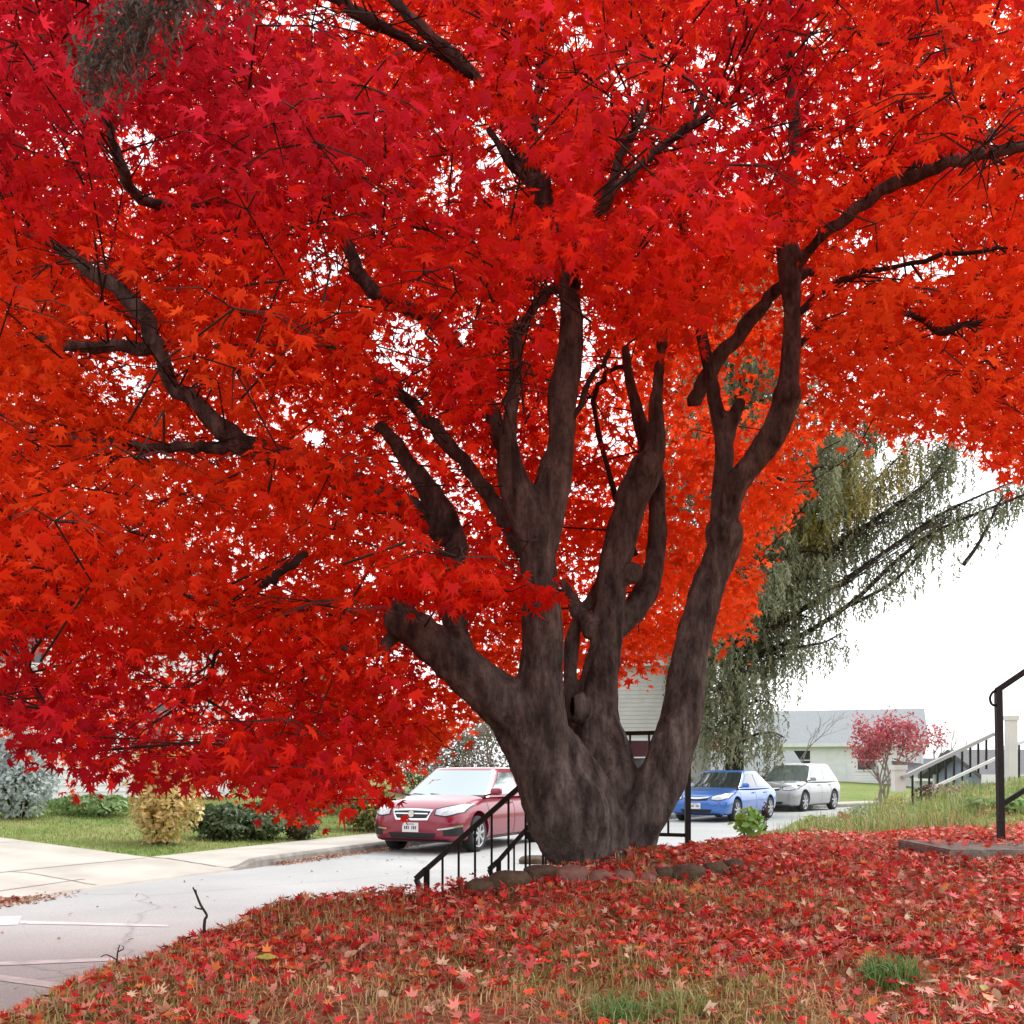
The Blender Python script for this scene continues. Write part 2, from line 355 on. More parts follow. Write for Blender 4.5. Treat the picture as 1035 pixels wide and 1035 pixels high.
# ------------------------------------------------------------------ leaves (numpy instancing into one mesh)
def leaf_shape(n=7, notch=.33, droop=.12, curl=0.):
    if n == 7: ang = [-118, -78, -38, 0, 38, 78, 118]; ln = [.42, .72, .93, 1., .93, .72, .42]
    else: ang = [-95, -48, 0, 48, 95]; ln = [.6, .88, 1., .88, .6]
    v = [(0, 0, 0)]; 
    for i, (a, l) in enumerate(zip(ang, ln)):
        a_ = math.radians(a)
        v.append((math.sin(a_)*l, math.cos(a_)*l, -droop*l*l))
        if i < len(ang)-1:
            b = math.radians((a+ang[i+1])/2); v.append((math.sin(b)*notch, math.cos(b)*notch, .02))
    v.append((0, -.12, 0))
    k = len(v); t = [(0, i, i+1) for i in range(1, k-2)]+[(0, k-2, k-1), (0, k-1, 1)]
    return np.array(v, float), np.array(t)
def frames(nrm, tip):
    nrm = nrm/np.linalg.norm(nrm, axis=1, keepdims=True)
    tip = tip-nrm*(tip*nrm).sum(1, keepdims=True); tip /= np.linalg.norm(tip, axis=1, keepdims=True)+1e-9
    return np.stack([np.cross(tip, nrm), tip, nrm], 2)      # columns x,y,z
def place(shape, pos, nrm, tip, size, col):
    v, t = shape; R = frames(nrm, tip); n = len(pos); size = np.asarray(size)
    if size.ndim == 1: size = size[:, None]*np.ones((1, 3))
    vv = v[None]*size[:, None, :]
    W = np.einsum('nij,nkj->nki', R, vv)+pos[:, None, :]
    T = t[None]+(np.arange(n)*len(v))[:, None, None]
    return W.reshape(-1, 3), T.reshape(-1, t.shape[1]), np.repeat(col, len(v), 0)
def merge(parts):
    V, T, Cc = [], [], []; o = 0
    for v, t, c in parts: V.append(v); T.append(t+o); Cc.append(c); o += len(v)
    return np.concatenate(V), np.concatenate(T), np.concatenate(Cc)

# ------------------------------------------------------------------ the maple
# stems as (px, py, depth, width px) taken off the photograph's tree, each at its own depth
stems = {
 'A': [(608, 905, 4.85, 74), (606, 880, 4.85, 80), (583, 820, 4.8, 100), (552, 765, 4.72, 98), (515, 717, 4.65, 78), (470, 678, 4.6, 62), (425, 640, 4.55, 52), (403, 622, 4.52, 46)],
 'A2': [(480, 690, 4.66, 30), (462, 640, 4.75, 28), (458, 590, 4.85, 27), (460, 545, 4.95, 28), (444, 512, 5.0, 30), (420, 478, 5.05, 22), (398, 445, 5.1, 17), (380, 428, 5.1, 14)],
 'B': [(600, 905, 4.78, 70), (598, 882, 4.78, 72), (580, 830, 4.72, 96), (552, 770, 4.68, 88), (545, 700, 4.66, 68), (548, 640, 4.66, 58), (546, 580, 4.64, 54), (538, 530, 4.62, 60), (520, 490, 4.6, 50), (513, 450, 4.58, 34), (518, 400, 4.56, 25), (522, 350, 4.55, 20), (512, 300, 4.5, 17)],
 'B2': [(545, 555, 4.64, 50), (556, 500, 4.66, 44), (567, 450, 4.7, 34), (569, 400, 4.75, 37), (578, 350, 4.8, 30), (574, 295, 4.82, 22), (560, 235, 4.86, 20), (545, 190, 4.88, 26), (515, 162, 4.9, 15), (492, 128, 4.9, 11)],
 'D': [(622, 905, 5.02, 50), (620, 882, 5.02, 54), (616, 830, 5.05, 76), (608, 770, 5.1, 78), (602, 720, 5.12, 60), (612, 660, 5.15, 42), (616, 610, 5.18, 40), (622, 560, 5.2, 38), (636, 515, 5.2, 36), (652, 478, 5.2, 38), (662, 455, 5.2, 26), (664, 400, 5.25, 15), (668, 350, 5.3, 13)],
 'D2': [(622, 640, 5.2, 22), (650, 605, 5.3, 32), (661, 570, 5.35, 25), (665, 520, 5.4, 22), (660, 470, 5.45, 19), (640, 400, 5.5, 14), (632, 350, 5.5, 11)],
 'D3': [(600, 640, 5.12, 20), (582, 612, 5.2, 18), (568, 585, 5.25, 10)],
 'D4': [(578, 745, 5.1, 18), (576, 690, 5.15, 15), (580, 640, 5.2, 14), (598, 605, 5.25, 12), (612, 575, 5.3, 10)],
 'E': [(622, 905, 4.95, 44), (625, 882, 4.95, 48), (641, 838, 4.95, 60), (669, 785, 4.98, 60), (690, 725, 5.0, 56), (696, 665, 5.03, 48), (712, 600, 5.05, 44), (733, 548, 5.08, 44), (729, 505, 5.1, 30), (731, 450, 5.1, 29), (722, 400, 5.1, 22), (711, 345, 5.1, 15), (700, 290, 5.1, 11)],
 'E1': [(732, 450, 5.1, 22), (742, 420, 5.1, 20), (748, 404, 5.1, 14)],
 'E2': [(733, 530, 5.08, 26), (745, 490, 5.0, 30), (770, 455, 4.95, 33), (790, 420, 4.92, 30), (798, 370, 4.9, 25), (802, 320, 4.88, 25), (798, 262, 4.85, 28), (795, 215, 4.85, 20), (803, 150, 4.85, 15), (800, 60, 4.85, 12), (790, -40, 4.8, 9)],
}
TB = Vector((0.42, 4.9, hz1(.42, 4.9)))
maple = empty('maple_tree', TB, 0, 'big Japanese maple with blazing red leaves and several dark stems from one base', 'tree')
tm = MB()
def stem_pts(L, sub=5):
    out = smooth_poly(L, sub); return [P(*q[:3])-TB for q in out], [max(.004, q[3]/F*q[2]/2) for q in out]
for k, L in stems.items():
    fk = {'A': .78, 'A2': .9, 'B': .74, 'B2': .82, 'D': .82, 'D2': .85, 'E': .72, 'E1': .8, 'E2': .80}.get(k, .95)
    L = [(a, b, c, d*lerp(fk, .97, min(1, max(0, (b-740)/90)))*(.93 if k in 'AB' else 1)) for a, b, c, d in L]
    p, r = stem_pts(L); tm.tube(p, r, 14)
def blob(mb, c, r, sq=(1, 1, 1), n=10):
    vs = [(0, 0, -1)]; fs = []
    for i in range(1, n//2):
        for j in range(n):
            a = math.pi*i/(n//2); b = 2*math.pi*j/n
            vs.append((math.sin(a)*math.cos(b), math.sin(a)*math.sin(b), -math.cos(a)))
    vs.append((0, 0, 1)); m_ = n//2-1
    for j in range(n):
        fs.append((0, 1+(j+1) % n, 1+j)); fs.append((len(vs)-1, 1+(m_-1)*n+j, 1+(m_-1)*n+(j+1) % n))
        for i in range(m_-1): fs.append((1+i*n+j, 1+i*n+(j+1) % n, 1+(i+1)*n+(j+1) % n, 1+(i+1)*n+j))
    mb.add([Vector((v[0]*sq[0], v[1]*sq[1], v[2]*sq[2]))*r+Vector(c) for v in vs], fs)
for (px, py, Y, w) in [(640, 580, 5.14, 24), (655, 470, 5.14, 30), (733, 540, 5.05, 46), (445, 520, 4.98, 34), (405, 625, 4.5, 46), (585, 715, 4.95, 34), (590, 868, 4.68, 56), (622, 872, 4.80, 40), (795, 400, 4.9, 34), (785, 443, 4.9, 20), (548, 188, 4.86, 30)]:
    blob(tm, P(px, py, Y)-TB, w/F*Y/2*(.97 if py > 800 else .84), (1, 1, 1.15))
for a in range(0):      # root flare sinking into the soil
    an = a/9*math.tau+.3; d = Vector((math.cos(an), math.sin(an), 0))
    tm.tube([Vector((.08, .02, .28))+d*.16, Vector((.08, .02, .08))+d*.27, Vector((.08, .02, -.12))+d*.36], [.13, .11, .08], 10)
def evalmesh(o):
    dg = bpy.context.evaluated_depsgraph_get(); me = bpy.data.meshes.new_from_object(o.evaluated_get(dg)); return me
tmp = tm.build('tmp', M['bark'])
md = tmp.modifiers.new('r', 'REMESH'); md.mode = 'VOXEL'; md.voxel_size = .0105; md.use_smooth_shade = True
ms = tmp.modifiers.new('s', 'SMOOTH'); ms.iterations = 3; ms.factor = .5
tme = evalmesh(tmp); bpy.data.objects.remove(tmp)
n = len(tme.vertices); co = np.empty(n*3, np.float32); tme.vertices.foreach_get('co', co); co = co.reshape(-1, 3)
no = np.empty(n*3, np.float32); tme.vertex_normals.foreach_get('vector', no); no = no.reshape(-1, 3)
disp = np.empty(n, np.float32)
for i in range(n):
    x, y, z = co[i]
    a = noise.noise((x*3.2, y*3.2, z*2.0)); b = noise.noise((x*16, y*16, z*3.2)); c = noise.noise((x*42+5, y*42, z*14)); 
    fold = noise.noise((x*7+3, y*7, z*1.3+9))
    low = max(0, 1-z/1.1)
    disp[i] = .014*a+.013*b+.0065*c-.03*low*max(0, .18-abs(fold))*2.6
co += no*disp[:, None]; tme.vertices.foreach_set('co', co.ravel()); tme.update()
tme.materials.clear(); link('trunk', tme, M['bark'], maple, True)
hb = MB(); blob(hb, P(579, 714, 4.90)-TB, .026, (.5, .8, 1.8), 12); hb.build('knot_hole', mat('hollow_shade', (.004, .003, .003), None, 1., spec=0.), maple, True)  # black blob painted as the shade inside the trunk's slit

branches = {
 'left': [(455, 545, 4.95, 24), (415, 515, 4.9, 25), (372, 498, 4.8, 30), (330, 478, 4.7, 22), (285, 462, 4.6, 22), (238, 446, 4.5, 24), (205, 413, 4.5, 18), (172, 385, 4.5, 14), (150, 327, 4.5, 18), (105, 283, 4.5, 15), (58, 250, 4.5, 10), (0, 225, 4.5, 7), (-80, 190, 4.5, 5)],
 'left_low': [(238, 446, 4.5, 17), (210, 452, 4.5, 13), (172, 453, 4.5, 10), (135, 450, 4.5, 7), (60, 440, 4.5, 4)],
 'left_mid': [(160, 350, 4.5, 12), (145, 353, 4.5, 14), (110, 349, 4.5, 12), (72, 350, 4.5, 10), (10, 335, 4.5, 6)],
 'inner': [(530, 560, 4.75, 18), (505, 520, 4.8, 16), (480, 480, 4.85, 15), (445, 440, 4.9, 14), (410, 402, 4.95, 11), (360, 370, 5, 8), (300, 330, 5, 5)],
 'upper_left': [(514, 470, 4.6, 20), (490, 400, 4.7, 16), (445, 330, 4.8, 15), (375, 292, 4.9, 15), (352, 252, 4.95, 14), (320, 190, 5, 10), (280, 120, 5, 7), (230, 40, 5, 5)],
 'top': [(545, 190, 4.88, 14), (480, 75, 4.9, 10), (440, 40, 4.9, 13), (395, 0, 4.9, 11), (330, -60, 4.9, 8)],
 'top_b': [(480, 78, 4.9, 7), (420, 45, 4.85, 8), (375, 22, 4.8, 13), (330, -10, 4.8, 13), (280, -60, 4.8, 10)],
 'top_c': [(545, 190, 4.88, 14), (540, 120, 4.9, 11), (548, 50, 4.9, 9), (540, -50, 4.9, 7)],
 'mid_a': [(610, 208, 4.4, 10), (628, 160, 4.4, 9), (652, 108, 4.4, 7), (670, 60, 4.4, 5)],
 'mid_b': [(580, 290, 4.8, 11), (610, 208, 4.4, 10), (645, 170, 4.4, 8), (672, 145, 4.4, 8), (708, 122, 4.4, 7), (760, 90, 4.4, 5)],
 'fork': [(574, 295, 4.82, 12), (555, 292, 4.8, 10), (538, 318, 4.7, 8), (520, 345, 4.6, 8)],
 'right_in': [(700, 412, 5.3, 15), (718, 375, 5.25, 16), (745, 340, 5.2, 15), (780, 300, 5.1, 13), (815, 276, 5, 9), (860, 270, 4.9, 6)],
 'right': [(798, 285, 4.9, 14), (820, 250, 4.7, 10), (848, 224, 4.6, 12), (900, 188, 4.5, 13), (960, 165, 4.4, 12), (1035, 148, 4.3, 10), (1120, 120, 4.2, 7)],
 'right_b': [(905, 188, 4.5, 6), (960, 128, 4.5, 6), (1000, 105, 4.4, 5), (1050, 80, 4.4, 4)],
 'right_c': [(800, 320, 4.88, 8), (850, 285, 4.8, 6), (920, 265, 4.7, 5), (1010, 250, 4.6, 4)],
 'right_d': [(802, 350, 4.9, 8), (860, 320, 5.2, 7), (920, 318, 5.4, 6), (950, 336, 5.5, 7), (985, 325, 5.5, 5), (1040, 330, 5.6, 4)],
 'up_d': [(668, 350, 5.3, 12), (672, 280, 5.4, 9), (690, 200, 5.5, 7), (700, 100, 5.6, 5)],
 'up_e': [(700, 290, 5.1, 10), (690, 200, 5, 8), (700, 120, 5, 6), (740, 30, 5, 5)],
 'twisted': [(640, 560, 5.3, 6), (600, 420, 5.5, 5), (612, 380, 5.5, 5), (630, 370, 5.5, 4)],
 'fine_a': [(568, 455, 4.7, 7), (595, 385, 4.75, 6), (612, 365, 4.8, 5), (622, 340, 4.9, 4)],
 'top_left': [(230, 200, 4.9, 12), (150, 205, 4.6, 10), (125, 175, 4.4, 12), (110, 130, 4.3, 8), (85, 60, 4.2, 5)],
 'low_left': [(400, 640, 4.55, 14), (380, 660, 4.4, 9), (330, 650, 4.2, 7), (250, 620, 4.0, 6), (150, 590, 3.9, 5), (40, 555, 3.8, 3)],
 'low_b': [(310, 560, 4.3, 8), (285, 578, 4.2, 9), (268, 590, 4.2, 8), (230, 640, 4.1, 5), (200, 700, 4., 3)],
 'hang': [(130, 560, 3.9, 5), (60, 620, 3.7, 4), (30, 680, 3.6, 3), (85, 760, 3.6, 2)],
}
skel = []      # skeleton points for the twigs
for k, L in {**stems, **branches}.items():
    pts = smooth_poly(L, 4)
    if k in branches:
        b = MB(); pp, rr = stem_pts(L, 5)
        pp = [p+Vector((random.gauss(0, 1), random.gauss(0, 1), random.gauss(0, 1)))*.006 for p in pp]
        rr = [q*random.uniform(.88, 1.12) for q in rr]
        b.tube(pp, rr, 9); b.build('branch', M['bark'] if L[0][3] > 9 else M['twig'], maple, True)
    for q in pts[len(pts)//3:]:
        skel.append(P(*q[:3]))
SK = np.array([list(p) for p in skel])

BB = np.array([(-600, 830), (-100, 800), (0, 745), (40, 770), (80, 795), (120, 785), (190, 790), (250, 806), (300, 828), (335, 812), (400, 792), (440, 778), (470, 735), (500, 715), (560, 700), (640, 690), (700, 665), (735, 650), (762, 640), (772, 575), (800, 535), (822, 492), (832, 442), (900, 448), (960, 438), (1000, 478), (1035, 490), (1400, 540)], float)
FB = np.array([(-600, 830), (-100, 800), (0, 745), (40, 770), (80, 795), (120, 785), (190, 790), (250, 806), (300, 828), (335, 812), (400, 792), (425, 770), (440, 620), (470, 632), (515, 628), (560, 612), (566, 290), (600, 365), (720, 345), (745, 280), (815, 285), (832, 420), (900, 440), (960, 438), (1000, 478), (1035, 490), (1400, 540)], float)
GAPS = [(405, 345, 34, 34, .12), (505, 165, 26, 42, .22), (545, 95, 12, 42, .3), (620, 92, 32, 20, .35), (137, 150, 24, 26, .25), (140, 200, 16, 14, .2), (50, 150, 32, 12, .45), (325, 272, 22, 24, .2), (115, 385, 42, 30, .4),
 (295, 412, 18, 12, .3), (315, 442, 14, 12, .2), (925, 270, 42, 16, .25), (860, 245, 22, 14, .35), (30, 662, 34, 22, .4), (190, 672, 42, 16, .45), (60, 530, 14, 12, .4), (592, 345, 26, 42, .3), (760, 385, 26, 30, .3), (850, 178, 20, 12, .4),
 (575, 35, 28, 22, .4), (325, 18, 60, 14, .2), (1000, 115, 16, 28, .4), (450, 190, 20, 30, .35), (385, 235, 18, 14, .4), (900, 410, 60, 16, .8), (150, 745, 55, 42, .3), (55, 765, 50, 30, .4), (215, 735, 25, 26, .5), (160, 500, 16, 16, .4), (470, 330, 12, 18, .4), (1010, 20, 14, 22, .4), (830, 30, 20, 14, .4), (715, 60, 14, 18, .5), (420, 405, 25, 18, .5), (470, 500, 16, 20, .4), (330, 752, 26, 22, .7), (30, 400, 40, 12, .5), (240, 240, 16, 12, .4)]
CAPS = []
for k, lo, hi in [('A', 0, 9), ('A2', 3, 9), ('B', 0, 11), ('B2', 0, 5), ('D', 0, 11), ('D2', 0, 6), ('D3', 0, 3), ('D4', 0, 4), ('E', 0, 10), ('E1', 0, 3), ('E2', 0, 6)]:
    L = stems[k]
    for a, b in list(zip(L, L[1:]))[lo:hi]: CAPS.append((a, b, .5))
for k, lo, hi in [('left', 5, 10), ('left_low', 0, 3), ('left_mid', 1, 3), ('upper_left', 3, 4), ('right', 1, 5), ('right_in', 0, 4), ('inner', 1, 4), ('mid_a', 0, 2), ('mid_b', 1, 4), ('top', 1, 3), ('top_b', 1, 3), ('right_c', 1, 3), ('right_d', 2, 4), ('low_b', 0, 2), ('fork', 0, 3), ('top_left', 1, 3)]:
    L = branches[k]
    for a, b in list(zip(L, L[1:]))[lo:hi]: CAPS.append((a, b, .5))
L = stems['B2']
for a, b in list(zip(L, L[1:]))[7:9]: CAPS.append((a, b, .5))
def keep(pos, jit=14):
    Yd = pos[:, 1]; px = pos[:, 0]/Yd*F+517.5; py = HZ-(pos[:, 2]-H)/Yd*F; n = len(pos)
    k = (Yd > 1.6)
    lim = np.where(Yd < 5.25, np.interp(px, FB[:, 0], FB[:, 1]), np.interp(px, BB[:, 0], BB[:, 1]))+rng.normal(0, jit, n)-14
    k &= py < lim
    for (x, y, a, b, q) in GAPS:
        ins = ((px-x)/a)**2+((py-y)/b)**2 < rng.uniform(.5, 1.5, n); k &= ~(ins & (rng.random(n) > q))
    k &= ~((py < 345+40*np.sin(px*.013)) & (px > 250) & (rng.random(n) < .16*(.6+.8*np.sin(px*.021+1)*np.sin(py*.033))))
    for a, b, _ in CAPS:
        ax, ay, bx, by = a[0], a[1], b[0], b[1]; d2 = (bx-ax)**2+(by-ay)**2
        t = np.clip(((px-ax)*(bx-ax)+(py-ay)*(by-ay))/d2, 0, 1)
        dist = np.hypot(px-ax-t*(bx-ax), py-ay-t*(by-ay)); w = lerp(a[3], b[3], t)/2+.028*F/Yd
        k &= ~((dist < w) & (Yd < lerp(a[2], b[2], t)+.05) & (rng.random(n) < .985))
    return k, px, py
L7, L5 = leaf_shape(7, .37, .30), leaf_shape(5, .42, .22)
ORANGE = np.array((1., .072, .008)); REDC = np.array((.86, .018, .006)); CRIM = np.array((.62, .010, .022)); DEEP = np.array((.30, .006, .014))
parts = []; padlist = []
def layer(nleaf, y0, y1, R0, R1, rad, shape, margin, fronty):
    got = 0; px0, px1, py0, py1 = -margin, 1035+margin, -margin, 840
    tries = 0
    while got < nleaf and tries < 6000:
        tries += 1
        px, py = random.uniform(px0, px1), random.uniform(py0, py1); Y = random.uniform(y0, y1); c = P(px, py, Y)
        if c.z > 8.2 or (Y < 3.2 and px > 560 and py > 260): continue
        EB = FB if fronty else BB; off = np.interp(px, EB[:, 0], EB[:, 1])
        if py > off+10: continue
        if noise.noise(c*1.5+Vector((4, 2, 9))) < -.16+.10*math.sin(c.y) and py < off-90: continue
        R = random.uniform(R0, R1); m = int(R*R*math.pi*random.uniform(.7, 1.3)*(130 if rad < .05 else 110)*1.25)
        r = R*np.sqrt(rng.random(m)); a = rng.uniform(0, math.tau, m)
        tilt = random.uniform(-.25, .25); td = random.uniform(0, math.tau)
        pos = np.stack([c.x+r*np.cos(a), c.y+r*np.sin(a), c.z-.38*r*r/R+tilt*r*np.cos(a-td)+rng.normal(0, .05, m)-.05*rng.random(m)], 1)
        k, lx, ly = keep(pos); pos = pos[k]; a = a[k]; r = r[k]; m = len(pos)
        if m == 0: continue
        lx, ly = lx[k], ly[k]
        nrm = rng.normal(0, .55, (m, 3)); nrm[:, 2] += .7; nrm[:, 0] += .35*np.cos(a); nrm[:, 1] += .35*np.sin(a)-.25
        tip = np.stack([np.cos(a)+rng.normal(0, .5, m), np.sin(a)+rng.normal(0, .5, m), -.9+rng.normal(0, .35, m)], 1)
        size = rad*rng.uniform(.55, 1.22, m); size = np.stack([size*rng.uniform(.75, 1.1, m), size, size*rng.uniform(-.4, 1.9, m)], 1)
        # outer leaves crimson; orange-red areas carry the backlit glow painted into their colour
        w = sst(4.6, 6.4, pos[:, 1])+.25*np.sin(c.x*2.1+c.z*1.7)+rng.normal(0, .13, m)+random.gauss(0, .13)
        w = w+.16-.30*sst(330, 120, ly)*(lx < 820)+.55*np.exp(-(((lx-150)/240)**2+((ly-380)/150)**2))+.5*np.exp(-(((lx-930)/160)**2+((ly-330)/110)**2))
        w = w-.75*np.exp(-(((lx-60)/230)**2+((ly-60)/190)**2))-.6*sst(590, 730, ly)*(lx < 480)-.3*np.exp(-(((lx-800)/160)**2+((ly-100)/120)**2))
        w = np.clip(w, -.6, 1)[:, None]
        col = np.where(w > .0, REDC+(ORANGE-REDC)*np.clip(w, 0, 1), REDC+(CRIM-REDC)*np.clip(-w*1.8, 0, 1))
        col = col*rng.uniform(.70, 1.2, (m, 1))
        parts.append(place(shape, pos, nrm, tip, size, np.clip(col, 0, 1))); got += m; padlist.append((c, R, m))
layer(31000, 2.7, 4.4, .16, .38, .044, L7, 190, True)
layer(70000, 4.3, 5.9, .22, .5, .045, L7, 170, True)
layer(136000, 5.7, 9.3, .3, .7, .053, L5, 150, False)
# a spray of near leaves hanging across the front stem
for (px, py, Y, R, m) in [(545, 600, 4.2, .12, 26), (505, 590, 4.2, .2, 90), (440, 590, 4.1, .25, 150), (120, 770, 3.4, .16, 30), (150, 778, 3.5, .12, 22), (60, 745, 3.4, .18, 40), (400, 810, 4.6, .08, 10), (545, 592, 4.3, .08, 10)]:
    c = P(px, py, Y); a = rng.uniform(0, math.tau, m); r = R*np.sqrt(rng.random(m))
    pos = np.stack([c.x+r*np.cos(a), c.y+r*np.sin(a)*.6, c.z-.3*r*r/R+rng.normal(0, .03, m)], 1)
    nrm = rng.normal(0, .4, (m, 3)); nrm[:, 1] -= .6; nrm[:, 2] += .5
    tip = np.stack([np.cos(a), np.sin(a)*.3, -.8+rng.normal(0, .3, m)], 1)
    parts.append(place(L7, pos, nrm, tip, .043*rng.uniform(.8, 1.15, m), np.tile(REDC if px > 300 else CRIM, (m, 1))*rng.uniform(.8, 1.2, (m, 1)))); padlist.append((c, R, m))
V, T, Cc = merge(parts)
print('maple leaves tris', len(T), 'pads', len(padlist))
me = npmesh('crown', V-np.array(TB), T, Cc); link('crown', me, M['maple'], maple)
# twigs from the branches into every spray of leaves
tw = MB()
for c, R, m in padlist:
    if m < 8 or random.random() < (.8 if c.x < 0 and HZ-(c.z-H)/c.y*F > 560 else .62): continue
    cc = np.array(c); d = np.linalg.norm((SK-cc)*np.array((1, 1, 1.3)), axis=1); j = int(np.argsort(d)[random.randint(0, 9)])
    a = Vector(SK[j]); L = (c-a).length
    if L > 1.0: a = c+(a-c)*(random.uniform(.4, .8)/L)+Vector((random.gauss(0, .12), random.gauss(0, .12), random.gauss(0, .12))); L = .6
    mid = (a+c)/2+Vector((random.gauss(0, .18), random.gauss(0, .18), random.uniform(-.05, .2)))*L
    r0 = min(.007, .003+.003*L)
    def clear(q): 
        x_ = q.x/q.y*F+517.5; return HZ-(q.z-H)/q.y*F < np.interp(x_, FB[:, 0], FB[:, 1])-12
    if not (clear(mid) and clear(a) and clear(c)) and c.y < 5.3: continue
    tw.tube([a-TB, mid-TB, c-TB], [r0, r0*.7, .003], 4, False)
    for i in range(4):
        an = random.uniform(0, math.tau); e = c+Vector((math.cos(an), math.sin(an), -.2))*R*.8
        if not clear(e): continue
        tw.tube([c-TB, (c+e)/2-TB+Vector((0, 0, .03)), e-TB], [.003, .0024, .0015], 3, False)
tw.build('twigs', M['twig'], maple)

# ------------------------------------------------------------------ litter and grass in the yard
def scatter_yard(n, y0, y1, margin=.6, umin=RW+.55):
    y = y0+(y1-y0)*rng.random(n)**1.0; hw = y*.5+margin; x = rng.uniform(-1, 1, n)*hw
    s, u = su(x, y); k = u > umin+rng.uniform(0, .5, n); x, y = x[k], y[k]
    return np.stack([x, y, height(x, y)], 1)
def pxof(p): return p[:, 0]/p[:, 1]*F+517.5, HZ-(p[:, 2]-H)/p[:, 1]*F
parts = []
FALL = np.array([(.80, .028, .026), (.60, .016, .022), (.90, .08, .025), (.86, .24, .18), (.36, .025, .02), (.78, .38, .25), (.80, .23, .05), (.34, .13, .06), (.78, .50, .32)])
wts = np.array([.25, .18, .14, .11, .08, .065, .06, .08, .035])
curled = [leaf_shape(7, .36, d) for d in (-.35, .3, .55)]+[leaf_shape(5, .45, -.2)]
for (n, y0, y1) in [(26000, 1.7, 3.4), (30000, 3.2, 5.6), (28000, 5.4, 8.6), (9000, 8.4, 11.5)]:
    p = scatter_yard(n, y0, y1)
    lx, ly = pxof(p)
    f = np.array([noise.noise((a*1.3, b*1.3, 3)) for a, b in p[:, :2]])
    dens = np.clip(.62+.9*f-.03*(lx < 470)*(p[:, 1] < 4.2)-.1*(p[:, 1] < 2.9)+.3*sst(3, 4.6, p[:, 1])-.35*sst(8.2, 10.5, p[:, 1]+p[:, 0]*.35), .08, 1)
    p = p[rng.random(len(p)) < dens]; m = len(p)
    p[:, 2] += rng.uniform(.004, .04, m)
    nrm = rng.normal(0, .5, (m, 3)); nrm[:, 2] += 1; tip = rng.normal(0, 1, (m, 3)); tip[:, 2] *= .4
    ci = rng.choice(len(FALL), m, p=wts/wts.sum()); col = FALL[ci]*rng.uniform(.7, 1.2, (m, 1))
    sel = rng.integers(0, 4, m); size = rng.uniform(.014, .038, m); size = np.stack([size*rng.uniform(.6, 1.1, m), size, size*rng.uniform(-.5, 2., m)], 1)
    for q in range(4):
        w = sel == q; parts.append(place(curled[q], p[w], nrm[w], tip[w], size[w], col[w]))
# a few larger pale and brown leaves of other trees
p = scatter_yard(170, 2., 5.5); m = len(p); p[:, 2] += .03
nrm = rng.normal(0, .35, (m, 3)); nrm[:, 2] += 1
oval = (np.array([(0, -1, 0), (.45, -.4, .08), (.5, .2, .1), (.2, .8, .05), (0, 1.1, 0), (-.25, .75, .06), (-.5, .15, .12), (-.42, -.45, .07), (0, 0, 0)]), np.array([(8, i, (i+1) % 8) for i in range(8)]))
cols = np.array([(.66, .42, .26), (.60, .20, .05), (.62, .46, .30), (.55, .10, .05), (.45, .40, .08)])[rng.integers(0, 5, m)]
parts.append(place(oval, p, nrm, rng.normal(0, 1, (m, 3)), rng.uniform(.022, .038, m), cols*rng.uniform(.8, 1.1, (m, 1))))
V, T, Cc = merge(parts); me = npmesh('fallen_leaves', V, T, Cc)
tag(link('fallen_leaves', me, M['litter']), 'carpet of fallen red and tan maple leaves covering the yard', 'fallen leaves', kind='stuff')

blade = (np.array([(-.5, 0, 0), (.5, 0, 0), (.38, 0, .55), (-.38, 0, .55), (0, 0, 1.)]), np.array([(0, 1, 2), (0, 2, 3), (3, 2, 4)]))
def blades(p, hgt, wid, col, lean=.5):
    """curved blades of grass: lower half upright, upper half leaning"""
    m = len(p); a = rng.uniform(0, math.tau, m); ln = np.abs(rng.normal(0, lean, m))
    side = np.stack([np.cos(a), np.sin(a), np.zeros(m)], 1); out = np.stack([-np.sin(a), np.cos(a), np.zeros(m)], 1)
    up = np.array([0, 0, 1.])
    h = hgt[:, None]; w = wid[:, None]; ln = ln[:, None]
    b0, b1 = p-side*w/2, p+side*w/2
    mid = p+up*h*.55+out*h*ln*.3; m0, m1 = mid-side*w*.4, mid+side*w*.4
    tip = p+up*h*np.clip(1-.35*ln, .25, 1)+out*h*ln
    V = np.stack([b0, b1, m1, m0, tip], 1).reshape(-1, 3)
    T = (np.array([(0, 1, 2), (0, 2, 3), (3, 2, 4)])[None]+(np.arange(m)*5)[:, None, None]).reshape(-1, 3)
    return V, T, np.repeat(col, 5, 0)
parts = []
GC = np.array([(.66, .44, .20), (.74, .54, .28), (.60, .27, .12), (.26, .32, .07), (.44, .40, .12), (.68, .22, .10)])
for (n, y0, y1, hh) in [(95000, 1.7, 4.2, .05), (44000, 4, 9, .055)]:
    p = scatter_yard(n, y0, y1); m = len(p)
    f = np.array([noise.noise((a*1.1+7, b*1.1, 8)) for a, b in p[:, :2]])
    lx, ly = pxof(p)
    dens = np.clip(.45+1.2*f+.35*(lx < 430), .1, 1); k = rng.random(m) < dens; p = p[k]; f = f[k]; m = len(p)
    green = (f > .18) & (rng.random(m) < .5)
    ci = rng.choice(6, m, p=[.27, .2, .17, .11, .13, .12]); ci[green] = rng.integers(3, 5, green.sum())
    parts.append(blades(p, hh*rng.uniform(.4, 1.2, m)*(1+.1*(pxof(p)[0] < 470)), rng.uniform(.002, .0042, m), GC[ci]*rng.uniform(.7, 1.2, (m, 1)), 1.3))
V, T, Cc = merge(parts)
tag(link('grass', npmesh('grass', V, T, Cc), M['grass']), 'dry straw coloured grass standing through the fallen leaves', 'grass', kind='stuff')
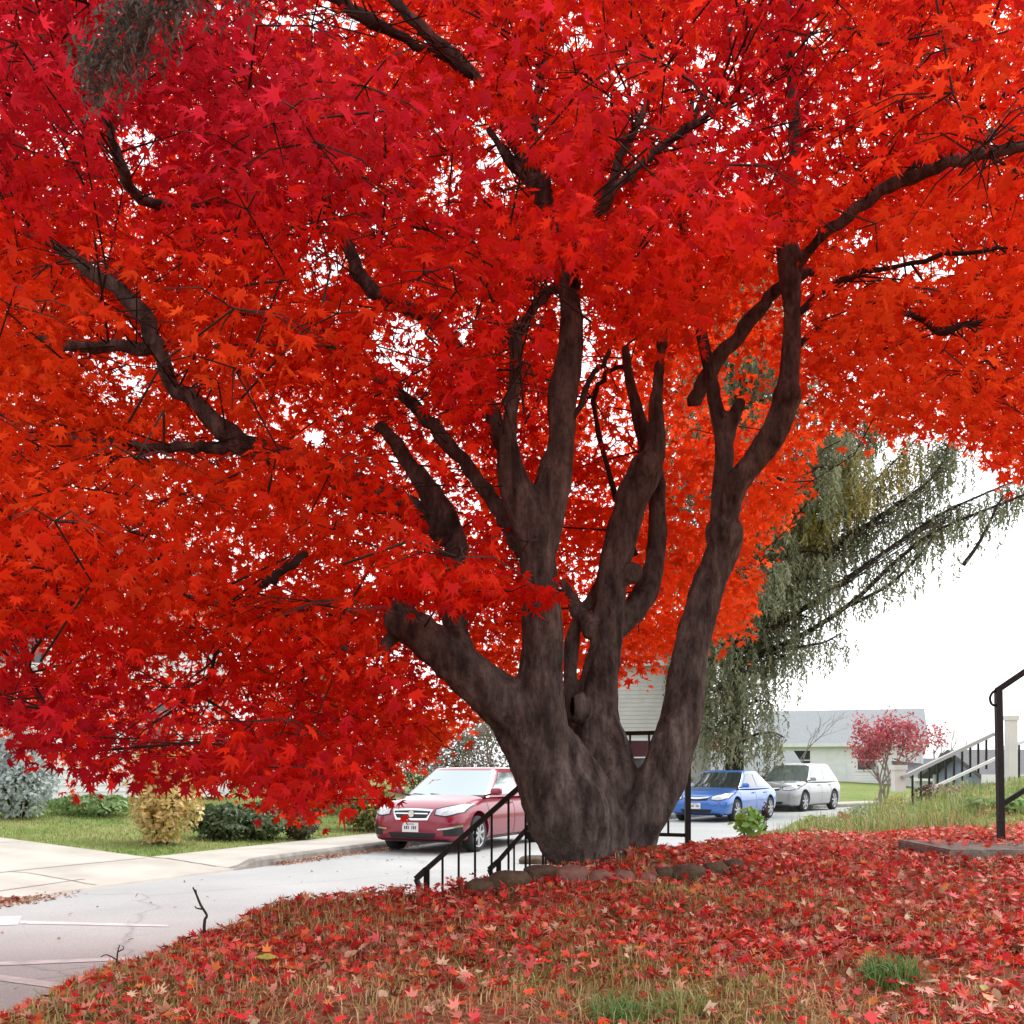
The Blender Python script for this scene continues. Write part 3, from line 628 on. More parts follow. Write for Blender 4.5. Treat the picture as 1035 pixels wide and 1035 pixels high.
# tall weeds at the back edge of the yard
parts = []
WC = np.array([(.30, .36, .09), (.42, .40, .16), (.18, .30, .06), (.50, .40, .20), (.12, .22, .05)])
p = scatter_yard(64000, 8.0, 14.5, .8, RW+.3); lx, ly = pxof(p)
f = np.array([noise.noise((a*1.6, b*1.6, 15)) for a, b in p[:, :2]])
edge = 8.9-.32*np.clip(p[:, 0]-1, 0, 6)+f*.7
k = (p[:, 1] > edge) & (lx > 735) & (rng.random(len(p)) < np.clip(.75+f, .1, 1)); k0 = k; p = p[k]; m = len(p); f = f[k]
hh = rng.uniform(.06, .24, m)*(1+.5*sst(840, 900, lx[k0])*(1-sst(960, 1010, lx[k0])))*(1-.6*sst(950, 1000, lx[k0]))*(1+.8*np.clip(f, -.5, 1))*np.where(p[:, 1] > 11, .8, 1.)
ci = rng.choice(5, m, p=[.3, .2, .22, .12, .16])
parts.append(blades(p, hh, rng.uniform(.004, .010, m), WC[ci]*rng.uniform(.75, 1.2, (m, 1)), .8))
V, T, Cc = merge(parts)
tag(link('tall_grass', npmesh('tall_grass', V, T, Cc), M['grass']), 'yellow green tall grass and weeds behind the leaf carpet', 'tall grass', kind='stuff')
# lawn over the street
parts = []
n = 60000; x = rng.uniform(-13, 1.5, n); y = rng.uniform(14, 28, n); s, u = su(x, y)
k = (u < -1.58) & (s > SD+.03) & (np.abs(x/y) < .56); p = np.stack([x[k], y[k], height(x[k], y[k])], 1); m = len(p)
f = np.array([noise.noise((a*.8, b*.8, 2)) for a, b in p[:, :2]])[:, None]
LCc = lerp(np.array((.15, .24, .04)), np.array((.33, .31, .11)), np.clip(.5+f*1.4, 0, 1))*rng.uniform(.75, 1.2, (m, 1))
parts.append(blades(p, rng.uniform(.03, .07, m), rng.uniform(.008, .016, m), LCc, .5)); V, T, Cc = merge(parts)
tag(link('lawn_grass', npmesh('lawn_grass', V, T, Cc), M['grass']), 'mown green lawn in front of the white house', 'lawn grass', kind='stuff')
# dry leaves in the gutter and on the street
gx = []
for i in range(1500):
    s = SD-4.5+random.gauss(0, .55); u = random.gauss(.12, .16); hgt = max(0, .10*math.exp(-((s-SD+4.5)/.7)**2-((u-.1)/.22)**2)); q = at_su(s, u)
    gx.append((q[0], q[1], .02+hgt*random.random()))
pile = np.array(gx); m = len(pile); nrm = rng.normal(0, .5, (m, 3)); nrm[:, 2] += 1
BR = np.array([(.22, .10, .05), (.35, .14, .07), (.45, .26, .15), (.30, .05, .03)])
v, t, c = place(curled[1], pile, nrm, rng.normal(0, 1, (m, 3)), rng.uniform(.03, .055, m), BR[rng.integers(0, 4, m)])
tag(link('leaf_pile', npmesh('leaf_pile', v, t, c), M['litter']), 'heap of brown leaves in the gutter by the driveway', 'leaf pile', kind='stuff')
gx = []
for i in range(900):
    s = SD+random.uniform(.8, 5); q = at_su(s, abs(random.gauss(0, .13))+.02); gx.append((q[0], q[1], .02+random.random()*.03))
for i in range(70):
    s = SD+random.uniform(-8, 6); q = at_su(s, random.uniform(.2, 4)); gx.append((q[0], q[1], .045))
gl = np.array(gx); m = len(gl); nrm = rng.normal(0, .4, (m, 3)); nrm[:, 2] += 1
v, t, c = place(curled[1], gl, nrm, rng.normal(0, 1, (m, 3)), rng.uniform(.02, .045, m), BR[rng.integers(0, 4, m)])
tag(link('gutter_leaves', npmesh('gutter_leaves', v, t, c), M['litter']), 'dry leaves strewn along the far kerb and street', 'fallen leaves', kind='stuff')

# ------------------------------------------------------------------ small plants in the yard
def tuft(name, label, cat, x, y, n, h, w, cols, lean=.8, spread=.07, group=None):
    z = hz1(x, y); root = (x, y, z); r = spread*np.sqrt(rng.random(n)); a = rng.uniform(0, math.tau, n)
    p = np.stack([r*np.cos(a), r*np.sin(a), np.zeros(n)-.01], 1); cols = np.array(cols)
    v, t, c = blades(p, h*rng.uniform(.6, 1.15, n), w*rng.uniform(.7, 1.2, n), cols[rng.integers(0, len(cols), n)]*rng.uniform(.8, 1.2, (n, 1)), lean)
    o = link(name, npmesh(name, v, t, c), M['grass']); o.location = root; return tag(o, label, cat, group)
def ground_at(px, py):
    """walk along the view ray to the terrain"""
    for Y in np.arange(1.7, 40, .02):
        q = P(px, py, Y)
        if q.z <= hz1(q.x, q.y): return q
    return q
GR = [(.07, .20, .03), (.12, .26, .05), (.20, .32, .10)]
for (px, py, lb, n, h) in [(900, 996, 'green grass tuft among fallen leaves at the lower right', 260, .12), (622, 1033, 'green grass tuft at the bottom edge, left of its twin', 190, .09), (684, 1028, 'yellowish grass tuft at the bottom edge, right of its twin', 190, .1), (520, 905, 'small green tuft beside the left mossy stone', 60, .05)]:
    q = ground_at(px, py); tuft('grass_tuft', lb, 'grass tuft', q.x, q.y, n, h, .0045, GR if 'yellow' not in lb else [(.22, .28, .07), (.35, .34, .12)], 1., .075, 'green grass tufts in the leaf litter')
q = ground_at(945, 833); tuft('iris_clump', 'bright green clump of strap leaves in the weeds', 'plant', q.x, q.y, 70, .26, .02, [(.16, .34, .05), (.28, .42, .08)], .35, .22)
q = ground_at(975, 828); tuft('iris_clump', 'darker green strap leaves close left of the near black rail post', 'plant', q.x, q.y, 40, .16, .018, [(.12, .24, .05), (.2, .3, .07)], .5, .2)
def leafy(name, label, cat, px, py, n, R, hh, sz, cols, mat_=None, Y=None, stems_=6, shape=None, group=None, stemmat=None):
    q = ground_at(px, py) if Y is None else Vector(((px-517.5)/F*Y, Y, hz1((px-517.5)/F*Y, Y)))
    root = empty(name, q, 0, label, cat, group)
    a = rng.uniform(0, math.tau, n); t_ = rng.random(n)**.6; bul = np.array([noise.noise((math.cos(b)*1.7, math.sin(b)*1.7, c*3+px)) for b, c in zip(a, t_)])
    r = R*np.sqrt(rng.uniform(.0, 1, n))*np.sin(np.clip(t_, .12, .9)*math.pi*.78+.35)*(1+.5*bul)
    p = np.stack([r*np.cos(a), r*np.sin(a), hh*t_*(1+.25*bul)+.01], 1)
    nrm = rng.normal(0, .6, (n, 3))+np.stack([np.cos(a), np.sin(a), np.full(n, .6)], 1)
    tip = rng.normal(0, .6, (n, 3))+np.stack([np.cos(a), np.sin(a), np.full(n, .3)], 1); cols = np.array(cols)
    v, t, c = place(shape or oval, p, nrm, tip, sz*rng.uniform(.6, 1.2, n), cols[rng.integers(0, len(cols), n)]*rng.uniform(.75, 1.2, (n, 1)))
    link('foliage', npmesh('foliage', v, t, c), M['shrub'], root)
    sb = MB()
    for i in range(stems_):
        an = random.uniform(0, math.tau); d = Vector((math.cos(an), math.sin(an), 0))
        sb.tube([d*R*.1-Vector((0, 0, .03)), d*R*.35+Vector((0, 0, hh*.45)), d*R*.75*random.random()+Vector((0, 0, hh*.92))], [hh*.005+.003, hh*.004+.002, .002], 5, False)
    sb.build('stems', stemmat or M['twig'], root); return root
leafy('leafy_weed', 'low bright green broad leaved plant in front of the blue car', 'plant', 757, 850, 130, .13, .20, .035, [(.16, .42, .05), (.26, .50, .08)])
leafy('seed_stalks', 'dark brown seed stalks in front of the blue car', 'plant', 773, 848, 60, .03, .26, .012, [(.07, .04, .02)])
leafy('purple_weed', 'dark purplish low bush in the tall grass', 'plant', 937, 812, 260, .16, .22, .022, [(.10, .045, .05), (.16, .09, .06), (.07, .05, .03)])
leafy('pale_weed', 'pale grey green soft weed in the tall grass', 'plant', 868, 832, 300, .2, .2, .02, [(.26, .34, .22), (.3, .38, .2)])
leafy('yellow_weed', 'yellow leaved weed standing right of the pale weed', 'plant', 905, 826, 220, .17, .24, .02, [(.45, .42, .10), (.36, .38, .12)])

for (px, py, n, R_, h_, sz_, cc, lb) in [(822, 838, 160, .2, .16, .03, [(.30, .34, .08), (.2, .3, .07)], 'olive weed at the left end of the tall grass'),
        (990, 818, 220, .25, .10, .03, [(.20, .30, .10), (.26, .34, .12)], 'low green groundcover clump left of the black handrail'), (960, 806, 200, .3, .14, .022, [(.34, .26, .16), (.26, .20, .12)], 'withered tan weed on the bare part of the mound'),
        (852, 842, 90, .1, .22, .028, [(.34, .09, .04), (.4, .2, .06)], 'rusty red stemmed weed at the edge of the leaf carpet'), (1022, 822, 160, .2, .16, .035, [(.16, .32, .08), (.22, .38, .1)], 'fresh green weed right behind the black handrail'),
        (887, 812, 200, .2, .2, .022, [(.42, .36, .12), (.3, .32, .12)], 'straw coloured weed below the crimson tree')]:
    leafy('meadow_weed', lb, 'plant', px, py, n, R_, h_, sz_, cc, group='weeds along the back of the yard')
# twigs standing in the yard
def twig(label, lines, Y, name='dead_twig'):
    b = MB()
    base = P(lines[0][0][0], lines[0][0][1], Y); base.z -= .03
    for L in lines:
        pts = smooth_poly([(x, y, w) for x, y, w in L], 4); b.tube([P(p[0], p[1], Y+.02*math.sin(p[0]*.3))-base for p in pts], [max(.0012, p[2]/F*Y/2) for p in pts], 6)
    o = b.build(name, M['twig'], None, True); o.location = base; return tag(o, label, 'twig')
q = ground_at(230, 950)
twig('tall dead forked twig standing up against the street', [[(222, 960, 3.5), (226, 947, 4), (215, 942, 4), (207, 943, 3.5), (207, 930, 3), (209, 925, 2.5), (203, 915, 2.5), (198, 903, 2), (195, 897, 1.5)], [(207, 943, 3), (200, 952, 3), (196, 962, 2)], [(205, 919, 2), (199, 918, 1.5), (197, 916, 1)], [(199, 906, 1.5), (198, 899, 1)]], 3.4)
twig('small dead branching twig low against the street, left of the tall one', [[(116, 985, 2), (118, 972, 2), (119, 962, 1.5), (121, 955, 1)], [(118, 970, 1.5), (108, 965, 1.2), (102, 967, 1)], [(119, 962, 1.5), (125, 959, 1), (124, 956, .8)], [(118, 972, 1.4), (125, 976, 1)]], 3.0)
twig('pale snapped stick propped in the leaves in front of the maple', [[(632, 962, 5), (628, 945, 4), (622, 925, 3.5), (619, 921, 3)], [(598, 922, 3), (610, 919, 4.5), (628, 921, 3)], [(618, 932, 2.5), (613, 922, 2)]], 3.75)

# ------------------------------------------------------------------ stones round the maple
def stone(px, py, w, h, m, label, name='edging_stone', Y=None, group='stones edging the maple bed'):
    q = ground_at(px, py) if Y is None else P(px, py, Y); Y = q.y; r = w/F*Y/2; hh = h/F*Y
    bm = bmesh.new(); bmesh.ops.create_icosphere(bm, subdivisions=4, radius=1); sd_ = random.random()*50
    for v in bm.verts:
        c = v.co; k = 1+.16*noise.noise(c*1.3+Vector((sd_, 0, 0)))+.05*noise.noise(c*4+Vector((sd_, 0, 0)))
        c = Vector([math.copysign(abs(a)**.8, a) for a in c])*k; v.co = Vector((c.x*r, c.y*r*.75, c.z*hh*.5))
    me = bpy.data.meshes.new(name); bm.to_mesh(me); bm.free(); o = link(name, me, m, None, True)
    o.location = (q.x, q.y, q.z+hh*.34); o.rotation_euler = (0, 0, random.uniform(-.4, .4)); return tag(o, label, 'stone', group)
ST = M['stone']; MO = M['moss']
stone(578, 893, 34, 22, ST, 'round brown stone under the left foot of the maple')
stone(606, 892, 24, 16, ST, 'pinkish stone right of the round brown one')
stone(630, 893, 24, 16, ST, 'second pinkish stone below the middle of the trunk')
stone(652, 894, 24, 14, ST, 'third pinkish stone, next to the mossy row')
stone(672, 890, 22, 16, MO, 'small mossy stone beginning the dark row')
stone(695, 889, 38, 18, MO, 'long mossy stone in the dark row right of the trunk')
stone(722, 886, 28, 18, MO, 'rounded mossy stone in the dark row')
stone(743, 882, 28, 16, MO, 'last mossy stone at the right end of the row')
stone(548, 893, 44, 22, MO, 'broad mossy stone left of the round brown one')
stone(515, 900, 44, 24, MO, 'mossy stone in the middle of the left bank')
stone(487, 905, 34, 20, MO, 'dark mossy stone lowest on the left bank')
stone(540, 878, 30, 16, MO, 'mossy stone behind the broad one against the trunk')

# ------------------------------------------------------------------ railings
def rail_tube(b, pts, w=.03): 
    for a, c in zip(pts, pts[1:]): b.bar(a, c, w, w)
def baluster_rail(label, A, Bp, C2, hgt, sp, newel_start=True, bottom=.1, name='stair_railing', end_drop=None):
    """A low end, Bp top of the slope, C2 end of the level run (all at top-rail height)"""
    base = Vector((A.x, A.y, A.z-hgt)); root = empty(name, base, 0, label, 'railing', 'black iron railings of the yard steps')
    t = MB(); pts = [A, Bp]+([C2] if C2 else [])
    rail_tube(t, [p-base for p in pts], .026)
    d = (Bp-A); d.z = 0; d.normalize()
    t.bar(A-base, A-base-d*.07+Vector((0, 0, -.06)), .03, .03); t.bar(A-base-d*.07+Vector((0, 0, -.06)), A-base+Vector((0, 0, -.22)), .025, .025)
    t.build('top_rail', M['iron'], root)
    bt = MB(); rail_tube(bt, [p-base+Vector((0, 0, -hgt+bottom+(.28 if p is A else .0))) if False else p-base+Vector((0, 0, -hgt+bottom)) for p in pts], .022); bt.build('bottom_rail', M['iron'], root)
    for a, c in zip(pts, pts[1:]):
        L = Vector((c.x-a.x, c.y-a.y)).length; n = int(L/sp)
        for i in range(n+1):
            if i == 0 and a is A: continue
            p = a.lerp(c, i/max(1, n))-base; k = MB(); k.bar(p, p-Vector((0, 0, hgt-bottom)), .013, .013); k.build('baluster', M['iron'], root)
    for p in (A, pts[-1]):
        k = MB(); k.bar(p-base, p-base-Vector((0, 0, hgt+.05)), .034, .034); k.build('post', M['iron'], root)
    return root
A1 = Vector((-.50, 6.0, .83)); dr_ = Vector((.91, -.41, 0))
T1 = A1+dr_*.95; T1.z = 1.60
baluster_rail('black iron stair railing nearest the camera, going down to the street', A1, T1, None, .74, .10)
A2_ = Vector((-.09, 6.9, .80)); T2 = A2_+dr_*.80; T2.z = 1.645; E2_ = A2_+dr_*1.30; E2_.z = 1.645
rr = baluster_rail('far side black stair railing with a level run behind the maple', A2_, T2, E2_, .74, .10)
k = MB(); q = T2-Vector((A2_.x, A2_.y, A2_.z-.74)); k.bar(q+Vector((0, 0, .05)), q-Vector((0, 0, .76)), .06, .06); k.box(q+Vector((0, 0, .055)), (.10, .10, .02)); k.build('newel_post', M['iron'], rr)
# the steps themselves, behind the brow of the bank
stp = empty('yard_steps', Vector((A1.x, A1.y, 0)), math.atan2(dr_.y, dr_.x), 'concrete steps climbing from the street behind the maple', 'steps')
for i in range(6):
    k = MB(); x0 = -.15+i*.2; k.box((x0+(1.6-x0)/2, .5, (.12+.135*i)/2), (1.6-x0, .9, .12+.135*i)); k.build('step', M['step'], stp)
# near handrail on the right
q0 = P(1012, 852, 5.6); top = P(1009, 697, 5.6); base = Vector((q0.x, q0.y, q0.z-.03))
hr = empty('handrail', base, 0, 'tall black iron handrail post with curled end at the right edge', 'handrail')
k = MB(); k.bar(Vector((0, 0, -.02)), top-base, .033, .033); k.build('post', M['iron'], hr)
k = MB(); e = P(1120, 622, 5.5)-base; t0 = top-base; k.bar(t0-(e-t0).normalized()*.01, e, .034, .03)
cu = [t0+Vector((-.005, 0, .0)), t0+Vector((-.03, 0, -.015)), t0+Vector((-.045, 0, -.045)), t0+Vector((-.035, 0, -.08)), t0+Vector((0, 0, -.09))]
k.tube([Vector(p) for p in smooth_poly(cu, 4)], .007, 8); k.build('top_rail', M['iron'], hr)
k = MB(); k.bar(P(1013, 813, 5.6)-base, P(1120, 745, 5.5)-base, .026, .026); k.build('lower_rail', M['iron'], hr)
k = MB(); k.bar(P(1113, 805, 5.5)-base, P(1113, 626, 5.5)-base, .038, .038); k.build('post', M['iron'], hr)
# concrete step slab below it
sl = MB(); c = ground_at(1030, 892); 
v0 = P(965, 884, 5.0)
bm = bmesh.new(); bmesh.ops.create_cube(bm, size=1)
for v in bm.verts: v.co = Vector((v.co.x*1.5, v.co.y*.75, v.co.z*.12))
bmesh.ops.bevel(bm, geom=bm.edges[:], offset=.008, segments=2, affect='EDGES')
me = bpy.data.meshes.new('step'); bm.to_mesh(me); bm.free(); ob = link('concrete_step', me, M['step']); ob.location = (v0.x+.75, 5.0+.375, hz1(2.4, 5.0)+.0); ob.rotation_euler = (0, 0, -.03)
STEPZ = ob.location.z+.06
tag(ob, 'low mossy concrete step half buried in leaves at the right edge', 'step')
n = 320; p = np.stack([rng.uniform(v0.x+.05, v0.x+1.4, n), 5.1+.62*rng.random(n)**.7, np.full(n, STEPZ+.008)+rng.uniform(0, .02, n)], 1)
nrm = rng.normal(0, .35, (n, 3)); nrm[:, 2] += 1
v, t, c = place(curled[1], p, nrm, rng.normal(0, 1, (n, 3)), rng.uniform(.02, .038, n), FALL[rng.choice(9, n, p=wts/wts.sum())])
tag(link('step_leaves', npmesh('step_leaves', v, t, c), M['litter']), 'red leaves lying on the concrete step', 'fallen leaves', kind='stuff')

# ------------------------------------------------------------------ neighbour's steps on the right
def W(px, py, Y): return P(px, py, Y)
base = W(915, 795, 13.5); nr = empty('white_stair_railing', base, 0, 'white capped stair railing with dark balusters climbing right across the mound', 'railing')
a, b = W(912, 786, 13.2), W(1004, 742, 13.6)
k = MB(); k.bar(a-base, b-base, .05, .045); k.build('top_rail', mat('grey_rail', (.42, .42, .43), None, .6), nr)
k = MB(); k.bar(W(935, 800, 13.2)-base, W(1012, 764, 13.6)-base, .035, .035); k.build('bottom_rail', M['paint_white'], nr)
for i in range(10):
    x = 922+i*8.3; t = (x-912)/92; p = a.lerp(b, t); k = MB(); k.bar(p-base, p-base-Vector((0, 0, .42)), .022, .022); k.build('baluster', M['iron'], nr)
nr['group'] = 'white porch railings of the neighbour'
def pedestal(px, py, Y, w, h, label, cap):
    q = W(px, py, Y); wz = w/F*Y; hz_ = h/F*Y; root = empty('white_column', q, 0, label, 'column')
    k = MB(); k.box((0, 0, hz_/2), (wz, wz, hz_)); k.build('shaft', M['paint_white'], root)
    k = MB(); k.box((0, 0, hz_+.03), (wz*1.25, wz*1.25, .06)); k.build('cap', M['paint_white'], root)
pedestal(908, 800, 13.3, 11, 22, 'short white pillar at the foot of the white capped railing', 1)
pedestal(1022, 792, 13.6, 9, 64, 'tall slim white column behind the black handrail post', 1)
base = W(1030, 792, 13.7); n2 = empty('porch_railing', base, 0, 'dark porch railing running off the right edge beside the white column', 'railing', 'white porch railings of the neighbour')
k = MB(); k.bar(W(1027, 752, 13.7)-base, W(1080, 736, 13.7)-base, .06, .04); k.build('top_rail', M['paint_white'], n2)
for i in range(6):
    p = W(1030+i*8, 750-i*2.5, 13.7)-base; k = MB(); k.bar(p, p-Vector((0, 0, .5)), .02, .02); k.build('baluster', M['iron'], n2)

# ------------------------------------------------------------------ houses
def siding(b, a, c, z0, z1, step=.16, gable=None):
    """lap boards between two ground points; gable = extra height at the middle"""
    a = Vector((a[0], a[1], 0)); c = Vector((c[0], c[1], 0)); d = (c-a); L = d.length; d.normalize(); n = Vector((d.y, -d.x, 0))
    z = z0; top = z1+(gable or 0)
    while z < top-1e-3:
        zt = min(z+step, top)
        def span(zz):
            if zz <= z1+1e-6 or not gable: return 0., L
            f = (zz-z1)/gable; return L/2*f, L-L/2*f
        s0, e0 = span(z); s1, e1 = span(zt)
        vs = [a+d*s0+n*.02+Vector((0, 0, z)), a+d*e0+n*.02+Vector((0, 0, z)), a+d*e1+n*.0+Vector((0, 0, zt)), a+d*s1+n*.0+Vector((0, 0, zt)), a+d*s0+Vector((0, 0, z)), a+d*e0+Vector((0, 0, z))]
        b.add(vs, [(0, 1, 2, 3), (4, 5, 1, 0)]); z = zt
def house(label, loc, rz, w, d, h, rise, wallm, roofm, wins=(), doors=(), gable_front=False, name='house', chimney=None, over=.35, step=.16, porch=None):
    root = empty(name, loc, rz, label, 'house')
    b = MB(); cs = [(0, 0), (w, 0), (w, d), (0, d)]
    for i in range(4):
        gab = rise if ((i % 2 == 1) != gable_front) else None
        siding(b, cs[i], cs[(i+1) % 4], 0, h, step, gab)
    b.build('wall', wallm, root)
    r = MB(); t = .12
    def slab(p): r.add([Vector(q) for q in p]+[Vector(q)+Vector((0, 0, t)) for q in p], [(3, 2, 1, 0), (4, 5, 6, 7), (0, 1, 5, 4), (1, 2, 6, 5), (2, 3, 7, 6), (3, 0, 4, 7)])
    o_ = over
    if not gable_front:
        dz_ = rise/(d/2)*o_
        slab([(-o_, -o_, h-dz_), (w+o_, -o_, h-dz_), (w+o_, d/2, h+rise), (-o_, d/2, h+rise)])
        slab([(w+o_, d+o_, h-dz_), (-o_, d+o_, h-dz_), (-o_, d/2, h+rise), (w+o_, d/2, h+rise)])
    else:
        dz_ = rise/(w/2)*o_
        slab([(-o_, d+o_, h-dz_), (-o_, -o_, h-dz_), (w/2, -o_, h+rise), (w/2, d+o_, h+rise)])
        slab([(w+o_, -o_, h-dz_), (w+o_, d+o_, h-dz_), (w/2, d+o_, h+rise), (w/2, -o_, h+rise)])
    rf = r.build('roof', roofm, root)
    if not gable_front:
        fz = MB(); fz.box((w/2, -o_-.01, h-dz_+.02), (w+2*o_, .03, .2)); fz.build('fascia', M['paint_white'], root)
    if chimney: k = MB(); k.box((chimney, d*.6, h+rise), (.7, .7, 1.4)); k.build('chimney', M['stone'], rf)
    def opening(face, x, z, ww, hh, kind):
        fr = MB(); pn = MB(); f = .09
        def T(a, b_, c_):                       # a along, b_ out, c_ up
            return (a, -b_, c_) if face == 0 else ((w+b_, a, c_) if face == 1 else (-b_, a, c_))
        def bx(mb, a0, a1, z0, z1, o0, o1):
            p, q = Vector(T(a0, o0, z0)), Vector(T(a1, o1, z1)); mb.box((p+q)/2, [abs(e) for e in (q-p)])
        bx(fr, x-f, x+ww+f, z+hh, z+hh+f, 0, .06); bx(fr, x-f, x+ww+f, z-f, z, 0, .07)
        bx(fr, x-f, x, z, z+hh, 0, .055); bx(fr, x+ww, x+ww+f, z, z+hh, 0, .055)
        if kind == 'window': bx(fr, x, x+ww, z+hh/2-.025, z+hh/2+.025, 0, .05)
        w_ = fr.build(kind, M['paint_white'], root)
        bx(pn, x, x+ww, z, z+hh, 0, .03); pn.build('pane' if kind == 'window' else 'door_leaf', M['glass'] if kind == 'window' else M['paint_white'], w_)
    for o in wins: opening(*o, 'window')
    for o in doors: opening(*o, 'door')
    for (x, y) in cs: cb = MB(); cb.box((x, y, h/2), (.14, .14, h)); cb.build('corner_trim', M['paint_white'], root)
    return root
hx, hy = -14.2, 21.2
hA = house('white lap sided house behind the lawn at the left', (hx, hy, .75), math.atan2(6.2, 6.6), 9.0, 8, 5.2, 2.2, M['siding'], M['roofdark'], wins=[(0, 1.2, 1.1, 1.0, 1.3), (0, 3.3, 3.2, 1., 1.3), (0, 6.4, 1.2, 1.0, 1.3), (0, 6.4, 3.6, 1., 1.2)], doors=[])
k = MB(); k.box((7.5, -.08, 2.6), (.09, .09, 5.2)); k.build('downspout', M['paint_white'], hA)
def hbase(px, Y): x = (px-517.5)/F*Y; return (x, Y, hz1(x, Y))
x, y, z = hbase(606, 40); house('beige two storey house with white trim seen between the maple stems', (x, y, z-.1), -.12, 4.2, 8, 5.3, 1.6, M['beige'], M['roofdark'], wins=[(0, 1.2, .9, .8, 1.3)], doors=[(0, .3, .1, .8, 1.8)])
x, y, z = hbase(690, 42); house('low outbuilding with a shallow grey roof behind the blue car', (x, y, z-.3), -.05, 4.6, 4, 1.35, .7, M['beige'], M['roof'], wins=[(0, .7, .5, .8, .6), (0, 2.6, .5, .8, .6)], doors=[])
x, y, z = hbase(765, 60); house('white house with a long pale grey roof beyond the silver car', (x, y, z-.2), -.33, 9.0, 9, 2.35, 2.0, M['siding'], M['roof'], wins=[(0, 2.1, .8, .9, 1.1), (0, 5.6, .8, .9, 1.1), (1, 3.5, .8, 1.2, 1.2)], doors=[(0, 4.0, 0, .9, 1.9)])
x, y, z = hbase(926, 55); house('small house with a dark roof behind the white capped railing', (x, y, z-.4), .0, 3.4, 6, .95, .95, M['siding'], M['roofdark'], wins=[(0, .6, .2, .7, .5)], doors=[])
x, y, z = hbase(1000, 24); house('blue grey shed beyond the column at the right edge', (x, y, z-.6), .0, 3.0, 3, 1.5, .5, M['blue_wall'], M['roofdark'], wins=[(0, 1.7, .6, .5, .5)], doors=[])

# mailbox on the lawn
q = Vector(((352-517.5)/F*23, 23, hz1((352-517.5)/F*23, 23)))
mb_ = empty('mailbox', q, .25, 'white mailbox on a white post on the lawn', 'mailbox')
k = MB(); k.box((-.08, 0, .30), (.06, .06, .75)); k.build('post', M['paint_white'], mb_)
k = MB(); n_ = 10; prof = [(-.09, 0), (.09, 0)]+[(.09*math.cos(a*math.pi/n_), .14+.09*math.sin(a*math.pi/n_)) for a in range(n_+1)]
vs = [(-.28, y_, z_+.66) for y_, z_ in prof]+[(.28, y_, z_+.66) for y_, z_ in prof]; m_ = len(prof)
k.add(vs, [tuple(range(m_)), tuple(range(2*m_-1, m_-1, -1))]+[(i, i+m_, (i+1) % m_+m_, (i+1) % m_) for i in range(m_)]); k.build('box', M['paint_white'], mb_)
k = MB(); k.box((.2, -.1, .83), (.02, .012, .12)); k.build('flag', M['black'], mb_)

# ------------------------------------------------------------------ shrubs over the street
YC = [(.62, .42, .12), (.70, .50, .20), (.55, .36, .14), (.48, .40, .10)]
leafy('yellow_shrub', 'loose straw yellow shrub on the lawn before the white house', 'shrub', 165, 0, 4200, .62, 1.45, .05, YC, Y=16.9, stems_=16)
leafy('low_hedge', 'low dark green shrub right of the yellow one', 'shrub', 222, 0, 2800, .55, .55, .05, [(.05, .09, .03), (.08, .13, .04)], Y=18.2)
leafy('low_hedge', 'green clipped shrub, middle of the row', 'shrub', 262, 0, 2800, .55, .60, .05, [(.07, .12, .04), (.11, .17, .05)], Y=18.6)
leafy('round_shrub', 'small round bronze green shrub ending the row', 'shrub', 303, 0, 1800, .38, .52, .045, [(.09, .09, .03), (.14, .08, .04), (.07, .10, .03)], Y=19)
leafy('round_shrub', 'yellow topped green shrub left of the red car', 'shrub', 372, 0, 2800, .60, .85, .055, [(.10, .14, .04), (.40, .32, .06), (.14, .18, .05)], Y=21.5)
leafy('silver_shrub', 'silvery grey feathery shrub at the left edge', 'shrub', 18, 0, 5000, .8, 1.5, .05, [(.36, .42, .42), (.28, .34, .32), (.45, .5, .5)], Y=19.5, stems_=14)
leafy('border_plant', 'low green leafy border under the white house wall', 'shrub', 95, 0, 2400, 1.0, .38, .05, [(.12, .22, .05), (.2, .3, .08)], Y=21)
leafy('olive_shrub', 'greyish green bush behind the mailbox', 'shrub', 325, 0, 3500, .9, 1.3, .07, [(.14, .18, .09), (.22, .25, .14)], Y=25)
leafy('clipped_hedge', 'yellow green clipped hedge before the beige house', 'shrub', 652, 0, 1800, .8, .9, .06, [(.20, .22, .05), (.28, .28, .08)], Y=34)
leafy('clipped_hedge', 'yellow green hedge left of the blue car roof', 'shrub', 706, 0, 2200, 1.0, 1.05, .06, [(.22, .22, .06), (.30, .28, .09)], Y=35)
leafy('brown_thicket', 'brownish grey thicket behind the red car', 'shrub', 478, 0, 3000, 1.6, 2.2, .06, [(.18, .13, .10), (.13, .14, .08), (.24, .16, .13)], Y=33, stems_=30)
leafy('brown_thicket', 'bluish grey green bush further left behind the red car', 'shrub', 425, 0, 3000, 1.6, 2.0, .06, [(.16, .17, .12), (.12, .15, .09)], Y=34, stems_=20)

